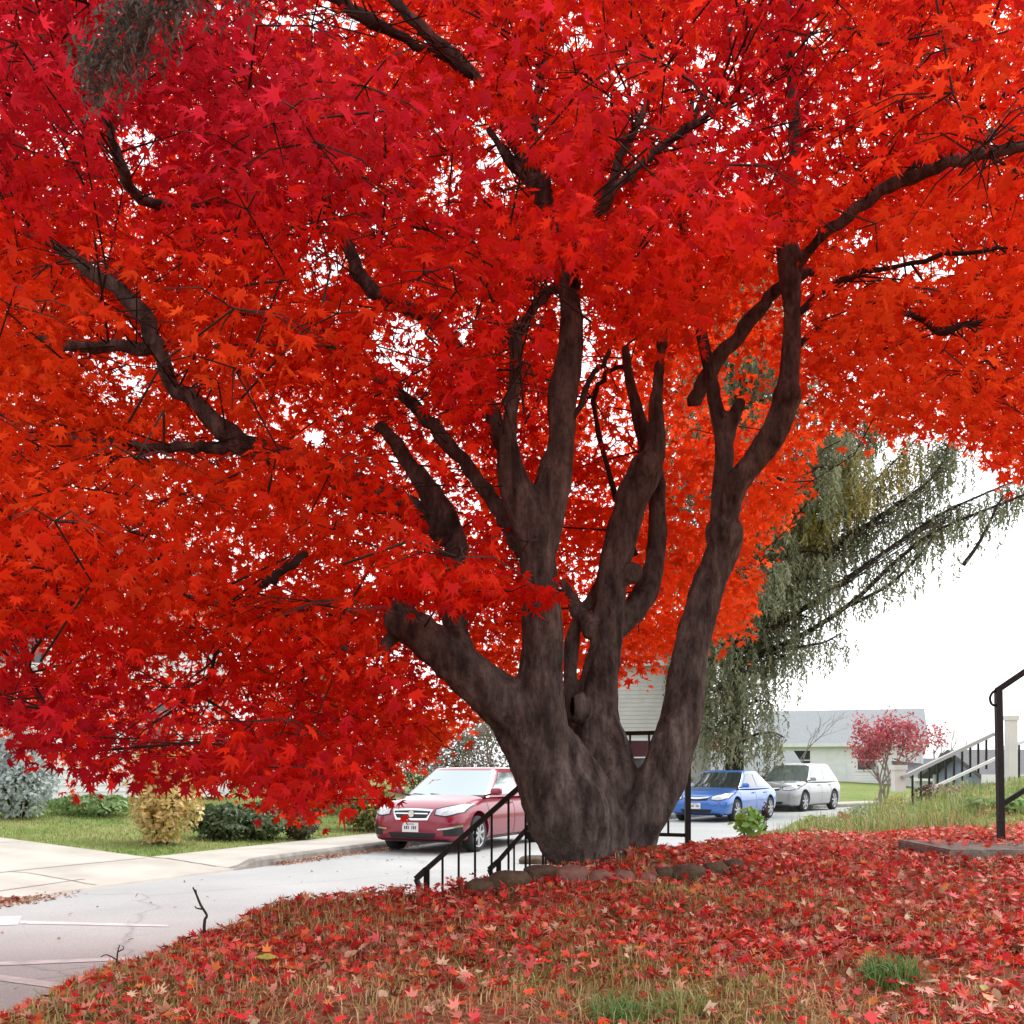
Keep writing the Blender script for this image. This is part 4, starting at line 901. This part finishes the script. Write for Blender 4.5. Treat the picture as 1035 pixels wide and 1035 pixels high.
# ------------------------------------------------------------------ trees behind
def grow(b, p, d, L, r, depth, tips, spread=.55, up=.12, taper=.68, nseg=3, kids=(2, 3), sides=5):
    pts = [p]; rad = [r]; dd = d.normalized()
    for i in range(nseg):
        dd = (dd+Vector((random.gauss(0, .13), random.gauss(0, .13), random.gauss(0, .1)+up*.4))).normalized()
        p = p+dd*L/nseg; pts.append(p); rad.append(lerp(r, r*taper, (i+1)/nseg))
        if depth <= 2: tips.append(p)
    b.tube(pts, rad, sides if depth > 2 else 3, False)
    if depth == 0: return
    for k in range(random.randint(*kids)):
        ax = Vector((random.gauss(0, 1), random.gauss(0, 1), random.gauss(0, .6))).normalized()
        nd = (dd+ax*spread*random.uniform(.7, 1.3)+Vector((0, 0, up))).normalized()
        grow(b, pts[random.randint(max(1, nseg-1), nseg)], nd, L*random.uniform(.65, .85), rad[-1]*.85, depth-1, tips, spread, up, taper, nseg, kids, sides)
def tree(name, label, px, Y, L, r, depth, leaf=None, trunks=1, spread=.55, up=.12, dead=.0, shape=None, kids=(2, 3), pale=None, rise=None, off=0):
    x, y, z = hbase(px, Y); root = empty(name, (x, y, z-off), 0, label, 'tree'); b = MB(); tips = []
    for i in range(trunks):
        an = i/trunks*math.tau+random.random(); d = Vector((math.cos(an)*.35*(trunks > 1), math.sin(an)*.35*(trunks > 1), 1))
        grow(b, Vector((0, 0, -.1)), d, L, r, depth, tips, spread, up, kids=kids)
    b.build('trunk', pale or M['twig'], root)
    if leaf:
        n, sz, cols, sp = leaf; tp = np.array([list(t) for t in tips]); idx = rng.integers(0, len(tp), n); p = tp[idx]+rng.normal(0, sp, (n, 3)); cols = np.array(cols)
        v, t, c = place(shape or oval, p, rng.normal(0, 1, (n, 3)), rng.normal(0, 1, (n, 3)), sz*rng.uniform(.6, 1.3, n), cols[rng.integers(0, len(cols), n)]*rng.uniform(.75, 1.25, (n, 1)))
        link('crown', npmesh('crown', v, t, c), M['shrub'], root)
    return root
greyb = mat('pale_grey_bark', (.22, .18, .16), (.30, .26, .23), .9, 10)
tree('ornamental_tree', 'small round crimson leaved tree left of the white pillar', 893, 24, .78, .035, 5, (2900, .042, [(.50, .07, .10), (.60, .16, .18), (.42, .05, .07)], .09), trunks=4, spread=.42, up=.2, pale=greyb)
tree('bare_tree', 'pale leafless tree behind the ridge of the small dark roofed house', 950, 62, 1.25, .09, 5, None, 2, .6, .1, pale=greyb)
tree('bare_tree', 'leafless grey tree between the hanging conifer and the grey roof', 803, 45, 1.45, .06, 5, None, 2, .65, .1, pale=greyb)
tree('peach_tree', 'small tree with peach pink leaves behind the blue car', 712, 46, 1.0, .06, 4, (1500, .09, [(.55, .26, .18), (.6, .35, .25)], .22), 2, .5, .2)
tree('bare_tree', 'thin leafless tree at the far right edge', 1040, 40, 1.2, .05, 4, None, 1, .6, .1, pale=greyb)
tree('far_tree', 'bare brown tree rising behind the red car', 500, 48, 1.5, .1, 5, (900, .08, [(.3, .18, .12)], .3), 1, .55, .1, pale=greyb)
tree('far_tree', 'tall thin grey green tree over the white house roof', 330, 36, 1.7, .1, 5, (3500, .08, [(.2, .22, .12), (.28, .26, .14)], .3), 1, .5, .12)

# ------------------------------------------------------------------ weeping conifer
def conifer():
    SC = 38/17; Yc = 38.; px0 = 742; x, y, z = hbase(px0, Yc); root = empty('weeping_conifer', (x, y, z), 0, 'tall grey green conifer with curtains of drooping twigs behind the maple', 'tree'); B = Vector((x, y, z))
    b = MB(); Ht = 21.
    b.tube([Vector((0, 0, -.2)), Vector((.05, 0, 6)), Vector((-.05, 0, 14)), Vector((0, 0, Ht))], [.36, .28, .18, .03], 10); b.build('trunk', M['twig'], root, True)
    br = MB(); strands = []
    def branch(pts, r0, dens, slen, cidx, sub=True):
        P_ = [Vector(p) for p in smooth_poly([tuple(q) for q in pts], 6)]
        br.tube(P_, [lerp(r0, r0*.25, i/(len(P_)-1)) for i in range(len(P_))], 5, False)
        tot = sum((a-c).length for a, c in zip(P_, P_[1:]))
        for i in range(int(tot*dens*2.6/SC)):
            f = random.random()**.8*(len(P_)-1); j = min(int(f), len(P_)-2); p = P_[j].lerp(P_[j+1], f-j)
            # side twig then hang
            an = random.uniform(0, math.tau); so = random.random()*.42*SC; q = p+Vector((math.cos(an)*so, math.sin(an)*so, -so*.3))
            br.tube([p, q], [.012, .008], 3, False); strands.append((q, slen*random.uniform(.4, 1.3), cidx))
    # whorled limbs
    for i in range(92):
        h = 2.2+18.*(i/92)**.95; an = i*2.4+random.gauss(0, .25); R = np.interp(h, [0, 4, 7, 12, 16, Ht], [2.2, 2.3, 3.6, 4.6, 3.6, .8])*random.uniform(.7, 1.1)
        d = Vector((math.cos(an), math.sin(an), 0))
        if h < 6.5 and d.x > .1: R *= .75
        branch([d*.1+Vector((0, 0, h)), d*R*.4+Vector((0, 0, h+.4)), d*R*.75+Vector((0, 0, h+.5)), d*R+Vector((0, 0, h+.3))], .07, 13 if h < 6 else 20, .65*SC, 0)
    # the long limbs that reach up to the right
    def rel(px, py, Y): return P(px, py, Y*SC)-B
    limbs = [[(748, 668, 17), (800, 648, 16.6), (860, 610, 16.3), (905, 568, 16), (950, 535, 15.8), (1035, 500, 15.5), (1100, 470, 15.3)],
             [(752, 655, 17), (820, 610, 16.7), (870, 575, 16.4), (920, 540, 16.2), (960, 515, 16), (1045, 478, 15.8)],
             [(750, 640, 17), (800, 590, 17), (850, 548, 16.8), (900, 515, 16.6), (945, 480, 16.4), (965, 430, 16.2)],
             [(750, 610, 17), (790, 560, 17.2), (840, 520, 17), (880, 490, 17), (930, 440, 16.8)],
             [(748, 580, 17), (790, 530, 16.5), (830, 490, 16.2), (870, 450, 16)],
             [(748, 560, 17), (800, 500, 17.4), (840, 450, 17.5), (900, 400, 17.5)],
             [(860, 612, 16.3), (900, 590, 16), (930, 560, 15.8), (958, 522, 15.7)],
             [(770, 650, 17), (790, 655, 16.5), (830, 650, 16), (850, 640, 15.8)],
             [(974, 571, 15.55), (990, 548, 15.55), (1008, 512, 15.55), (1014, 500, 15.55)]]
    for i, L in enumerate(limbs):
        d = [16, 20, 34, 36, 40, 40, 12, 14, 8][i]; branch([rel(*q) for q in L], .12 if i < 3 else .08, d, [.3, .35, .5, .6, .7, .7, .3, .4, .25][i]*SC, 1 if i in (3, 4) else 0)
        if i in (1, 2, 3, 4):    # the bundle of fine parallel twigs
            for k_ in range(7):
                o = Vector((random.gauss(0, .12), random.gauss(0, .3), random.gauss(-.12, .22)))*SC; br.tube([rel(*q)+o*(j/ len(L)) for j, q in enumerate(L[:-1])], [.05, .045, .035, .025, .018, .014][:len(L)-1] if len(L)-1 <= 6 else .02, 3, False)
    br.build('branches', M['twig'], root)
    nd = (np.array([(-.5, 0, 0), (.5, 0, 0), (0, 1, 0)]), np.array([(0, 1, 2)]))
    pos = []; tipd = []; cols = []; sz = []
    G0 = np.array([(.21, .225, .12), (.27, .27, .15), (.14, .17, .09), (.29, .26, .17)]); G1 = np.array([(.45, .34, .07), (.30, .26, .10), (.13, .15, .08), (.13, .15, .08)])
    for q, L, ci in strands:
        L = min(L, max(.2, q.z-random.uniform(.75, 1.4))); m = max(3, int(L/.07)); sw = random.gauss(0, .05); sh = random.uniform(.85, 1.15)
        yl = ci == 1 and random.random() < .8
        for j in range(m):
            t = j/m*L; pos.append((q.x+sw*t*2+random.gauss(0, .03), q.y+random.gauss(0, .03), q.z-t)); tipd.append((random.gauss(0, .5), random.gauss(0, .5), -1))
            cols.append((G1 if yl else G0)[random.randint(0, 3 if not yl else 1)]*sh); sz.append((.075*random.uniform(.7, 1.3), .20*random.uniform(.7, 1.3), 1))
    pos = np.array(pos); n = len(pos)
    v, t, c = place(nd, pos, rng.normal(0, 1, (n, 3)), np.array(tipd), np.array(sz), np.array(cols))
    print('needles', n); link('foliage', npmesh('foliage', v, t, c), M['needle'], root)
conifer()
def bough():
    """end of a weathered conifer bough hanging in from above"""
    base = P(150, -60, 2.55); root = empty('conifer_bough', base, 0, 'grey brown drooping conifer bough hanging in at the top left corner', 'conifer bough')
    b = MB(); pos = []; tp = []; sz = []; cols = []
    spine = [P(260, -110, 2.6), P(200, -60, 2.58), P(165, -25, 2.55), P(140, 0, 2.55), P(118, 30, 2.55), P(100, 62, 2.55)]
    sp = [Vector(q) for q in smooth_poly([tuple(s) for s in spine], 6)]
    b.tube([q-base for q in sp], [.012]*12+[.006]*(len(sp)-12), 6, False)
    for i in range(330):
        f = random.random(); q = sp[min(int(f*len(sp)), len(sp)-1)]+Vector((random.gauss(0, .035)+.05*(1-f)*random.random()*2, random.gauss(0, .05), 0)); L = random.uniform(.05, .13)*(1.5-f*.6); sw = random.gauss(-.15, .2); col = np.array(random.choice([(.10, .085, .07), (.16, .13, .11), (.07, .06, .05), (.09, .09, .065)]))
        for j in range(int(L/.009)):
            t = j*.009; pos.append((q.x+sw*t-base.x+random.gauss(0, .004), q.y-base.y+random.gauss(0, .004), q.z-t-base.z)); tp.append((random.gauss(sw, .5), random.gauss(0, .4), -1)); sz.append((.0075, .026*random.uniform(.6, 1.2), 1)); cols.append(col*random.uniform(.8, 1.2))
    b.build('stem', M['twig'], root, True)
    nd = (np.array([(-.5, 0, 0), (.5, 0, 0), (0, 1, 0)]), np.array([(0, 1, 2)])); n = len(pos)
    v, t, c = place(nd, np.array(pos), rng.normal(0, 1, (n, 3)), np.array(tp), np.array(sz), np.array(cols)); link('needles', npmesh('needles', v, t, c), M['needle'], root)
bough()
# ------------------------------------------------------------------ cars
def car(label, front, heading, paint, L=4.55, Wd=1.76, hood=.98, belt=.98, roofz=1.46, nose=.72, cab=(.95, .18, -1.05, -1.95), grille='bar', wheelbase=2.65, tall=0., text=True, fog=True, wr=.315, gl=None):
    """local +x is the nose, z up; front = ground point under the nose, heading = angle of +x"""
    hx_ = L/2; base = Vector((front[0], front[1], 0))-Vector((math.cos(heading), math.sin(heading), 0))*hx_
    root = empty('parked_car', base+Vector((0, 0, .015)), heading, label, 'car', 'cars parked along the far kerb')
    w = Wd/2; xw = wheelbase/2+.04
    st = [  # x, half width, top z at centre, bottom z
        (hx_-.02, .50*w, nose-.12, .36), (hx_-.05, .80*w, nose-.02, .24), (hx_-.17, .945*w, nose+.05, .19), (hx_-.42, .985*w, lerp(nose, hood, .45)+.04, .18), (hx_-.75, 1.*w, lerp(nose, hood, .8), .18),
        (cab[0]+.12, 1.*w, hood, .18), (cab[0]-.4, 1.*w, belt+.03, .18), (0, 1.*w, belt+.03, .18), (cab[2], 1.*w, belt+.04, .18), (cab[3]+.1, .99*w, belt+.05, .2), (-hx_+.3, .955*w, belt+.04, .24), (-hx_+.08, .90*w, belt-.02, .30), (-hx_, .62*w, belt-.16, .42)]
    V = []; Fc = []
    for (x, hw, zt, zb) in st:
        mz = lerp(zb, zt, .62)
        prof = [(0, zt), (hw*.55, zt-.008), (hw*.86, zt-.045), (hw*.955, zt-.13), (hw*.995, mz), (hw*1.0, lerp(zb, zt, .4)), (hw*.975, lerp(zb, zt, .15)), (hw*.93, zb+.01), (hw*.6, zb), (0, zb)]
        ring = prof+[(-a, b) for a, b in prof[-2:0:-1]]; V += [(x, a, b) for a, b in ring]
    k = 18
    for i in range(len(st)-1):
        for j in range(k): Fc.append((i*k+j, (i+1)*k+j, (i+1)*k+(j+1) % k, i*k+(j+1) % k))
    Fc.append(tuple(range(k))); Fc.append(tuple((len(st)-1)*k+j for j in range(k-1, -1, -1)))
    me = bpy.data.meshes.new('b'); me.from_pydata(V, [], Fc); me.update(); bo = bpy.data.objects.new('b', me); C.objects.link(bo)
    sm = bo.modifiers.new('s', 'SUBSURF'); sm.levels = sm.render_levels = 2; me2 = evalmesh(bo); bo.modifiers.clear(); bo.data = me2
    bm = bmesh.new(); bm.from_mesh(me2); bmesh.ops.recalc_face_normals(bm, faces=bm.faces[:]); bm.to_mesh(me2); tree_ = bvhtree.BVHTree.FromBMesh(bm); bm.free()
    cutters = []
    for sx in (1, -1):
        for sy in (1, -1):
            cb = bmesh.new(); bmesh.ops.create_cone(cb, cap_ends=True, segments=40, radius1=wr+.065, radius2=wr+.065, depth=.5, matrix=Matrix.Translation((sx*xw, sy*(w-.02), wr+.02))@Matrix.Rotation(math.pi/2, 4, 'X'))
            cm = bpy.data.meshes.new('c'); cb.to_mesh(cm); cb.free(); o = bpy.data.objects.new('c', cm); C.objects.link(o); cutters.append(o)
            m_ = bo.modifiers.new('x', 'BOOLEAN'); m_.operation = 'DIFFERENCE'; m_.object = o; m_.solver = 'EXACT'
    fin = evalmesh(bo); bpy.data.objects.remove(bo)
    for o in cutters: bpy.data.objects.remove(o)
    body = link('body', fin, paint, root, True)
    body.data.set_sharp_from_angle(angle=math.radians(38)) if hasattr(body.data, 'set_sharp_from_angle') else None
    # cabin: a lofted, barrelled shell; panes are patches of the same surface a few mm outside it
    zb = belt-.03; x0, x1, x2, x3 = cab; wb = w*.93; wt = w*.70
    def outline(t, v):
        """t 0..4 round the cabin (front, left, rear, right), v 0 belt .. 1 roof"""
        hw = lerp(wb, wt, v**1.25); xf = lerp(x0, x1, v**.92); xr = lerp(x3, x2, v**.9); z = lerp(zb, roofz-.035, v); bul = .16*(1-.25*v)
        t = t % 4; s = int(t); f = t-s
        if s == 0: y = lerp(-hw, hw, f); return Vector((xf-bul*(y/hw)**2, y, z))
        if s == 1: x = lerp(xf-bul, xr+bul*.7, f); return Vector((x, hw*(1-.05*(2*f-1)**2), z))
        if s == 2: y = lerp(hw, -hw, f)*.95; return Vector((xr+bul*.7*(y/hw)**2, y, z))
        x = lerp(xr+bul*.7, xf-bul, f); return Vector((x, -hw*(1-.05*(2*f-1)**2), z))
    ts = [i/10 for i in range(40)]; V = []; Fc = []; nv = 7
    for i in range(nv): V += [outline(t, i/(nv-1)) for t in ts]
    n0 = len(ts)
    for q, (sc_, dz_) in enumerate([(.9, .022), (.65, .033), (.3, .038)]):
        cx = (x1+x2)/2; V += [Vector((cx+(v.x-cx)*sc_, v.y*sc_, roofz-.035+dz_)) for v in V[(nv-1)*n0:nv*n0]]
    rows = nv+3
    for i in range(rows-1):
        for j in range(n0): Fc.append((i*n0+j, i*n0+(j+1) % n0, (i+1)*n0+(j+1) % n0, (i+1)*n0+j))
    Fc.append(tuple((rows-1)*n0+j for j in range(n0)))
    cbn = MB(); cbn.add(V, Fc); cbo = cbn.build('cabin', paint, root, True)
    def pane(name, t0, t1, v0, v1, m, off=.006, t0b=None, t1b=None, parent=None, nt_=10, nv_=6):
        b = MB(); vs = []
        for i in range(nv_+1):
            v = lerp(v0, v1, i/nv_); a0 = lerp(t0, t0b if t0b is not None else t0, i/nv_); a1 = lerp(t1, t1b if t1b is not None else t1, i/nv_)
            for j in range(nt_+1):
                t = lerp(a0, a1, j/nt_); p = outline(t, v); e = .01
                du = outline(t+e if (t % 1) < .98 else t, v)-outline(t-e if (t % 1) > .02 else t, v); dv = outline(t, min(1, v+e))-outline(t, max(0, v-e))
                nn = du.cross(dv).normalized(); vs.append(p+nn*off)
        b.add(vs, [(i*(nt_+1)+j, i*(nt_+1)+j+1, (i+1)*(nt_+1)+j+1, (i+1)*(nt_+1)+j) for i in range(nv_) for j in range(nt_)])
        return b.build(name, m, parent or root, True)
    G = gl or M['carglass']
    pane('windscreen', .035, .965, .07, .94, G)
    pane('windscreen_trim', .02, .98, .0, .07, M['black'], .008, parent=None)
    pane('rear_window', 2.08, 2.92, .2, .9, G)
    for a, nm in ((1, 1), (3, -1)):
        if nm == 1: pane('side_window', 1.035, 1.46, .1, .86, G, .006, 1.12, 1.46); pane('side_window', 1.50, 1.86, .12, .86, G, .006, 1.50, 1.80)
        else: pane('side_window', 3.54, 3.965, .1, .86, G, .006, 3.54, 3.88); pane('side_window', 3.14, 3.50, .12, .86, G, .006, 3.20, 3.50)
    # patches that lie on the body surface
    def cast(o, d):
        h = tree_.ray_cast(Vector(o), Vector(d)); return h[0], h[1]
    def patch(name, top, bot, m, axis='x', off=.008, rows_=3, parent=None, sgn=1, sub=5):
        T_ = smooth_poly(top, sub) if len(top) > 2 else [np.array(top[0])+(np.array(top[1])-np.array(top[0]))*i/10 for i in range(11)]
        B_ = smooth_poly(bot, sub) if len(bot) > 2 else [np.array(bot[0])+(np.array(bot[1])-np.array(bot[0]))*i/10 for i in range(11)]
        if len(T_) != len(B_): 
            n_ = max(len(T_), len(B_))
            rs = lambda A: [np.array([np.interp(i/(n_-1), np.linspace(0, 1, len(A)), [p[c] for p in A]) for c in range(2)]) for i in range(n_)]
            T_, B_ = rs(T_), rs(B_)
        n_ = len(T_); vs = []; b = MB()
        for r_ in range(rows_+1):
            for i in range(n_):
                a_, z_ = T_[i]+(B_[i]-T_[i])*r_/rows_
                if axis == 'x': p, nn = cast((4, a_, z_), (-1, 0, 0))
                else: p, nn = cast((a_, 3*sgn, z_), (0, -sgn, 0))
                if p is None: p, nn = (Vector((hx_-.2, a_, z_)), Vector((1, 0, 0))) if axis == 'x' else (Vector((a_, sgn*w, z_)), Vector((0, sgn, 0)))
                vs.append(p+nn*off)
        b.add(vs, [(r_*n_+i, r_*n_+i+1, (r_+1)*n_+i+1, (r_+1)*n_+i) for r_ in range(rows_) for i in range(n_-1)])
        return b.build(name, m, parent or root, True)
    nz_ = nose
    for s in (1, -1):
        hl = patch('headlight', [(s*.50*w, nz_-.015), (s*.72*w, nz_+.035), (s*.93*w, nz_+.07)], [(s*.50*w, nz_-.09), (s*.72*w, nz_-.11), (s*.93*w, nz_-.055)], M['lamp'], off=.01)
        patch('lamp_bezel', [(s*.475*w, nz_), (s*.7*w, nz_+.055), (s*.945*w, nz_+.09)], [(s*.475*w, nz_-.105), (s*.72*w, nz_-.13), (s*.945*w, nz_-.07)], M['black'], off=.005, parent=hl)
        if fog:
            fb = patch('fog_recess', [(s*.66*w, .43), (s*.95*w, .49)], [(s*.66*w, .31), (s*.95*w, .31)], M['black'], off=.006)
            patch('fog_trim', [(s*.55*w, .43), (s*.75*w, .455), (s*.95*w, .50)], [(s*.55*w, .41), (s*.75*w, .425), (s*.95*w, .465)], M['chrome'], off=.016, parent=fb)
    gw = .44*w
    if grille == 'hex':
        gr_ = patch('grille', [(-gw, nz_-.015), (0, nz_+.0), (gw, nz_-.015)], [(-gw*.78, nz_-.185), (0, nz_-.19), (gw*.78, nz_-.185)], M['chrome'], off=.012)
        patch('grille_mesh', [(-gw*.9, nz_-.045), (0, nz_-.035), (gw*.9, nz_-.045)], [(-gw*.72, nz_-.155), (0, nz_-.16), (gw*.72, nz_-.155)], M['black'], off=.018, parent=gr_)
        patch('grille_bar', [(-gw*.8, nz_-.075), (gw*.8, nz_-.075)], [(-gw*.8, nz_-.092), (gw*.8, nz_-.092)], M['chrome'], off=.024, parent=gr_)
        em = MB(); p, nn = cast((4, 0, nz_-.085), (-1, 0, 0)); em.tube([p+Vector((.02, 0, 0)), p+Vector((.036, 0, 0))], .055, 16); e_ = em.build('emblem', M['chrome'], gr_); e_.scale = (1, 1, 1)
    else:
        gr_ = patch('grille', [(-gw, nz_-.02), (0, nz_-.03), (gw, nz_-.02)], [(-gw*.8, nz_-.12), (0, nz_-.135), (gw*.8, nz_-.12)], M['black'], off=.012)
        patch('grille_bar', [(-gw, nz_-.025), (0, nz_-.045), (gw, nz_-.025)], [(-gw*.9, nz_-.055), (0, nz_-.085), (gw*.9, nz_-.055)], M['chrome'], off=.02, parent=gr_)
    patch('air_intake', [(-.52*w, .36), (.52*w, .36)], [(-.46*w, .27), (.46*w, .27)], M['black'], off=.008)
    patch('bumper_lip', [(-.88*w, .245), (0, .25), (.88*w, .245)], [(-.88*w, .225), (0, .23), (.88*w, .225)], M['black'], off=.012)
    p, nn = cast((4, 0, .45), (-1, 0, 0)); pb = MB(); pb.box(p+Vector((.012, -.02, .0)), (.012, .31, .16)); pl = pb.build('number_plate', M['plate'], root)
    tb = MB(); 
    for i in range(7): 
        if i == 3: continue
        x_ = -.105+i*.035; tb.box(p+Vector((.0195, -.02+x_, -.005)), (.003, .017+.005*(i % 2), .055)); 
    tb.box(p+Vector((.0195, -.02, .055)), (.003, .16, .012)); tb.build('plate_marks', M['platetext'], pl)
    # body side: door gaps, handles, sill, wheels
    for s in (1, -1):
        for xx in (cab[0]-.12, -.12, -1.02):
            patch('door_gap', [(xx, belt-.06), (xx-.02, .55), (xx, .27)], [(xx-.014, belt-.06), (xx-.034, .55), (xx-.014, .27)], M['black'], 'y', .003, 1, None, s)
        for xx in (.05, -.95):
            h_ = MB(); q, nn = cast((xx, 3*s, belt-.14), (0, -s, 0)); h_.box(q+Vector((0, s*.022, 0)), (.17, .03, .025)); h_.build('door_handle', paint, root)
        patch('sill', [(xw-.5, .25), (-xw+.5, .25)], [(xw-.5, .20), (-xw+.5, .20)], M['black'], 'y', .006, 1, None, s)
        mi = MB(); mi.box((cab[0]-.22, s*(w+.10), belt+.075), (.11, .2, .125)); mo = mi.build('side_mirror', paint, root, False); bv_ = mo.modifiers.new('b', 'BEVEL'); bv_.width = .035; bv_.segments = 3; mo.data.polygons.foreach_set('use_smooth', [True]*6)
        ma = MB(); ma.bar((cab[0]-.2, s*(w*.86), belt+.0), (cab[0]-.2, s*(w+.05), belt+.04), .05, .03); ma.build('mirror_arm', M['black'], mo)
        for sx in (1, -1):
            wr_ = empty('wheel', (sx*xw, s*(w-.115), wr), 0); wr_.parent = root
            t = MB(); pr = [(-.10, wr*.72), (-.105, wr*.9), (-.08, wr*.985), (0, wr), (.08, wr*.985), (.105, wr*.9), (.10, wr*.72)]
            n_ = 36; vs = [(r_*math.cos(a*math.tau/n_), y_*s, r_*math.sin(a*math.tau/n_)) for y_, r_ in pr for a in range(n_)]
            t.add(vs, [(i*n_+a, i*n_+(a+1) % n_, (i+1)*n_+(a+1) % n_, (i+1)*n_+a) for i in range(6) for a in range(n_)]); t.build('tyre', M['tyre'], wr_, True)
            r_ = MB(); r_.tube([(0, s*.092, 0), (0, s*.02, 0)], wr*.735, 36)
            r_ = MB(); pr = [(.098, wr*.74), (.09, wr*.66), (.03, wr*.62), (-.02, wr*.60)]; vs = [(q*math.cos(a*math.tau/n_), y_*s, q*math.sin(a*math.tau/n_)) for y_, q in pr for a in range(n_)]
            r_.add(vs, [(i*n_+a, i*n_+(a+1) % n_, (i+1)*n_+(a+1) % n_, (i+1)*n_+a) for i in range(3) for a in range(n_)])
            for a in range(7):
                an = a*math.tau/7+.2; u_ = Vector((math.cos(an), 0, math.sin(an))); r_.bar(u_*.03+Vector((0, s*.085, 0)), u_*wr*.68+Vector((0, s*.078, 0)), .05, .022) if abs(u_.z) > 2 else r_.bar(u_*.03+Vector((0, s*.085, 0)), u_*wr*.68+Vector((0, s*.078, 0)), .045, .045)
            r_.tube([(0, s*.10, 0), (0, s*.05, 0)], .045, 14); r_.build('rim', M['rim'], wr_)
            dk = MB(); dk.tube([(0, s*.0, 0), (0, -s*.02, 0)], wr*.66, 24); dk.build('brake_shadow', M['black'], wr_).name = 'wheel_shade'  # black disc added for the dark shade behind the spokes
    for s in (1, -1):   # wipers at the foot of the windscreen
        k = MB(); k.bar(outline(.5, .03)+Vector((.03, .3 if s > 0 else -.1, .012)), outline(.5, .10)+Vector((.035, -.25*1 if s > 0 else -.6, .012)), .014, .012); k.build('wiper', M['black'], root)
    return root
def hd(a, b): return math.atan2(b[1]-a[1], b[0]-a[0])
def kerb_car(s, off, Wd):
    """nose point and heading of a car parked facing the camera beside the far kerb"""
    p = at_su(s, off+Wd/2); q = at_su(s+2.5, off+Wd/2); return p, hd(q, p)
M['skyglass'] = mat('sky_pale_glass', (.42, .50, .51), None, .08, spec=1., coat=1., metal=.75)  # pale metallic panes: whitish sky reflection put into the glass colour
s0 = su(-2.35, 18.0)[0][0]-.45; p, h_ = kerb_car(s0, .12, 1.74)
car('cranberry red hatchback with a chrome framed grille parked nearest on the street', p, h_, M['red'], nose=.76, hood=.99, belt=.96, roofz=1.47, cab=(1.12, .28, -1.35, -2.1), grille='hex', L=4.42, gl=M['skyglass'])
car('bright blue sedan parked beyond the maple in front of a silver car', (5.02, 28.0), math.radians(-90-33), M['blue'], nose=.72, hood=.95, belt=.93, roofz=1.43, cab=(1.25, .30, -.95, -1.85), fog=False, L=4.5)
car('silver crossover parked behind the blue sedan', (8.85, 35.2), math.radians(-90-38), M['silver'], nose=.86, hood=1.08, belt=1.06, roofz=1.68, cab=(1.15, .35, -1.5, -2.1), L=4.6, Wd=1.84, wr=.35, fog=False, gl=M['skyglass'])


# ------------------------------------------------------------------ camera and light
cam = bpy.data.cameras.new('camera'); co_ = bpy.data.objects.new('camera', cam); C.objects.link(co_)
co_.location = (0, 0, H); co_.rotation_euler = (math.pi/2, 0, 0); cam.sensor_width = 36; cam.lens = 36.0; cam.shift_y = (HZ-517.5)/1035; cam.clip_start = .05; cam.clip_end = 3000
bpy.context.scene.camera = co_
EL, AZ = math.radians(52), math.radians(48)     # azimuth measured from +Y towards +X
wd = bpy.data.worlds.new('World'); bpy.context.scene.world = wd; wd.use_nodes = True; nt = wd.node_tree
bg = nt.nodes['Background']; sk = nt.nodes.new('ShaderNodeTexSky'); sk.sky_type = 'NISHITA'; sk.sun_disc = False
sk.sun_elevation = EL; sk.sun_rotation = AZ; sk.air_density = 1.0; sk.dust_density = 3.0
hs = nt.nodes.new('ShaderNodeHueSaturation'); hs.inputs['Saturation'].default_value = .18
nt.links.new(sk.outputs[0], hs.inputs['Color']); mxs = nt.nodes.new('ShaderNodeMix'); mxs.data_type = 'RGBA'; mxs.inputs[0].default_value = .6; mxs.inputs[7].default_value = (5.2, 5.3, 5.45, 1)
nt.links.new(hs.outputs[0], mxs.inputs[6]); nt.links.new(mxs.outputs[2], bg.inputs[0]); bg.inputs[1].default_value = .15
sun = bpy.data.lights.new('sun', 'SUN'); so = bpy.data.objects.new('sun', sun); C.objects.link(so)
sun.energy = 1.2; sun.angle = math.radians(30); sun.color = (1, .97, .93)
d = Vector((math.sin(AZ)*math.cos(EL), math.cos(AZ)*math.cos(EL), math.sin(EL))); so.rotation_euler = d.to_track_quat('Z', 'Y').to_euler(); so.location = (0, 0, 30)
sc = bpy.context.scene; sc.view_settings.view_transform = 'Standard'; sc.view_settings.look = 'None'; sc.view_settings.exposure = 1.2; sc.view_settings.gamma = 1
sc.render.engine = 'CYCLES'; cy = sc.cycles; cy.max_bounces = 8; cy.diffuse_bounces = 4; cy.transmission_bounces = 4; cy.glossy_bounces = 3
cy.use_denoising = True
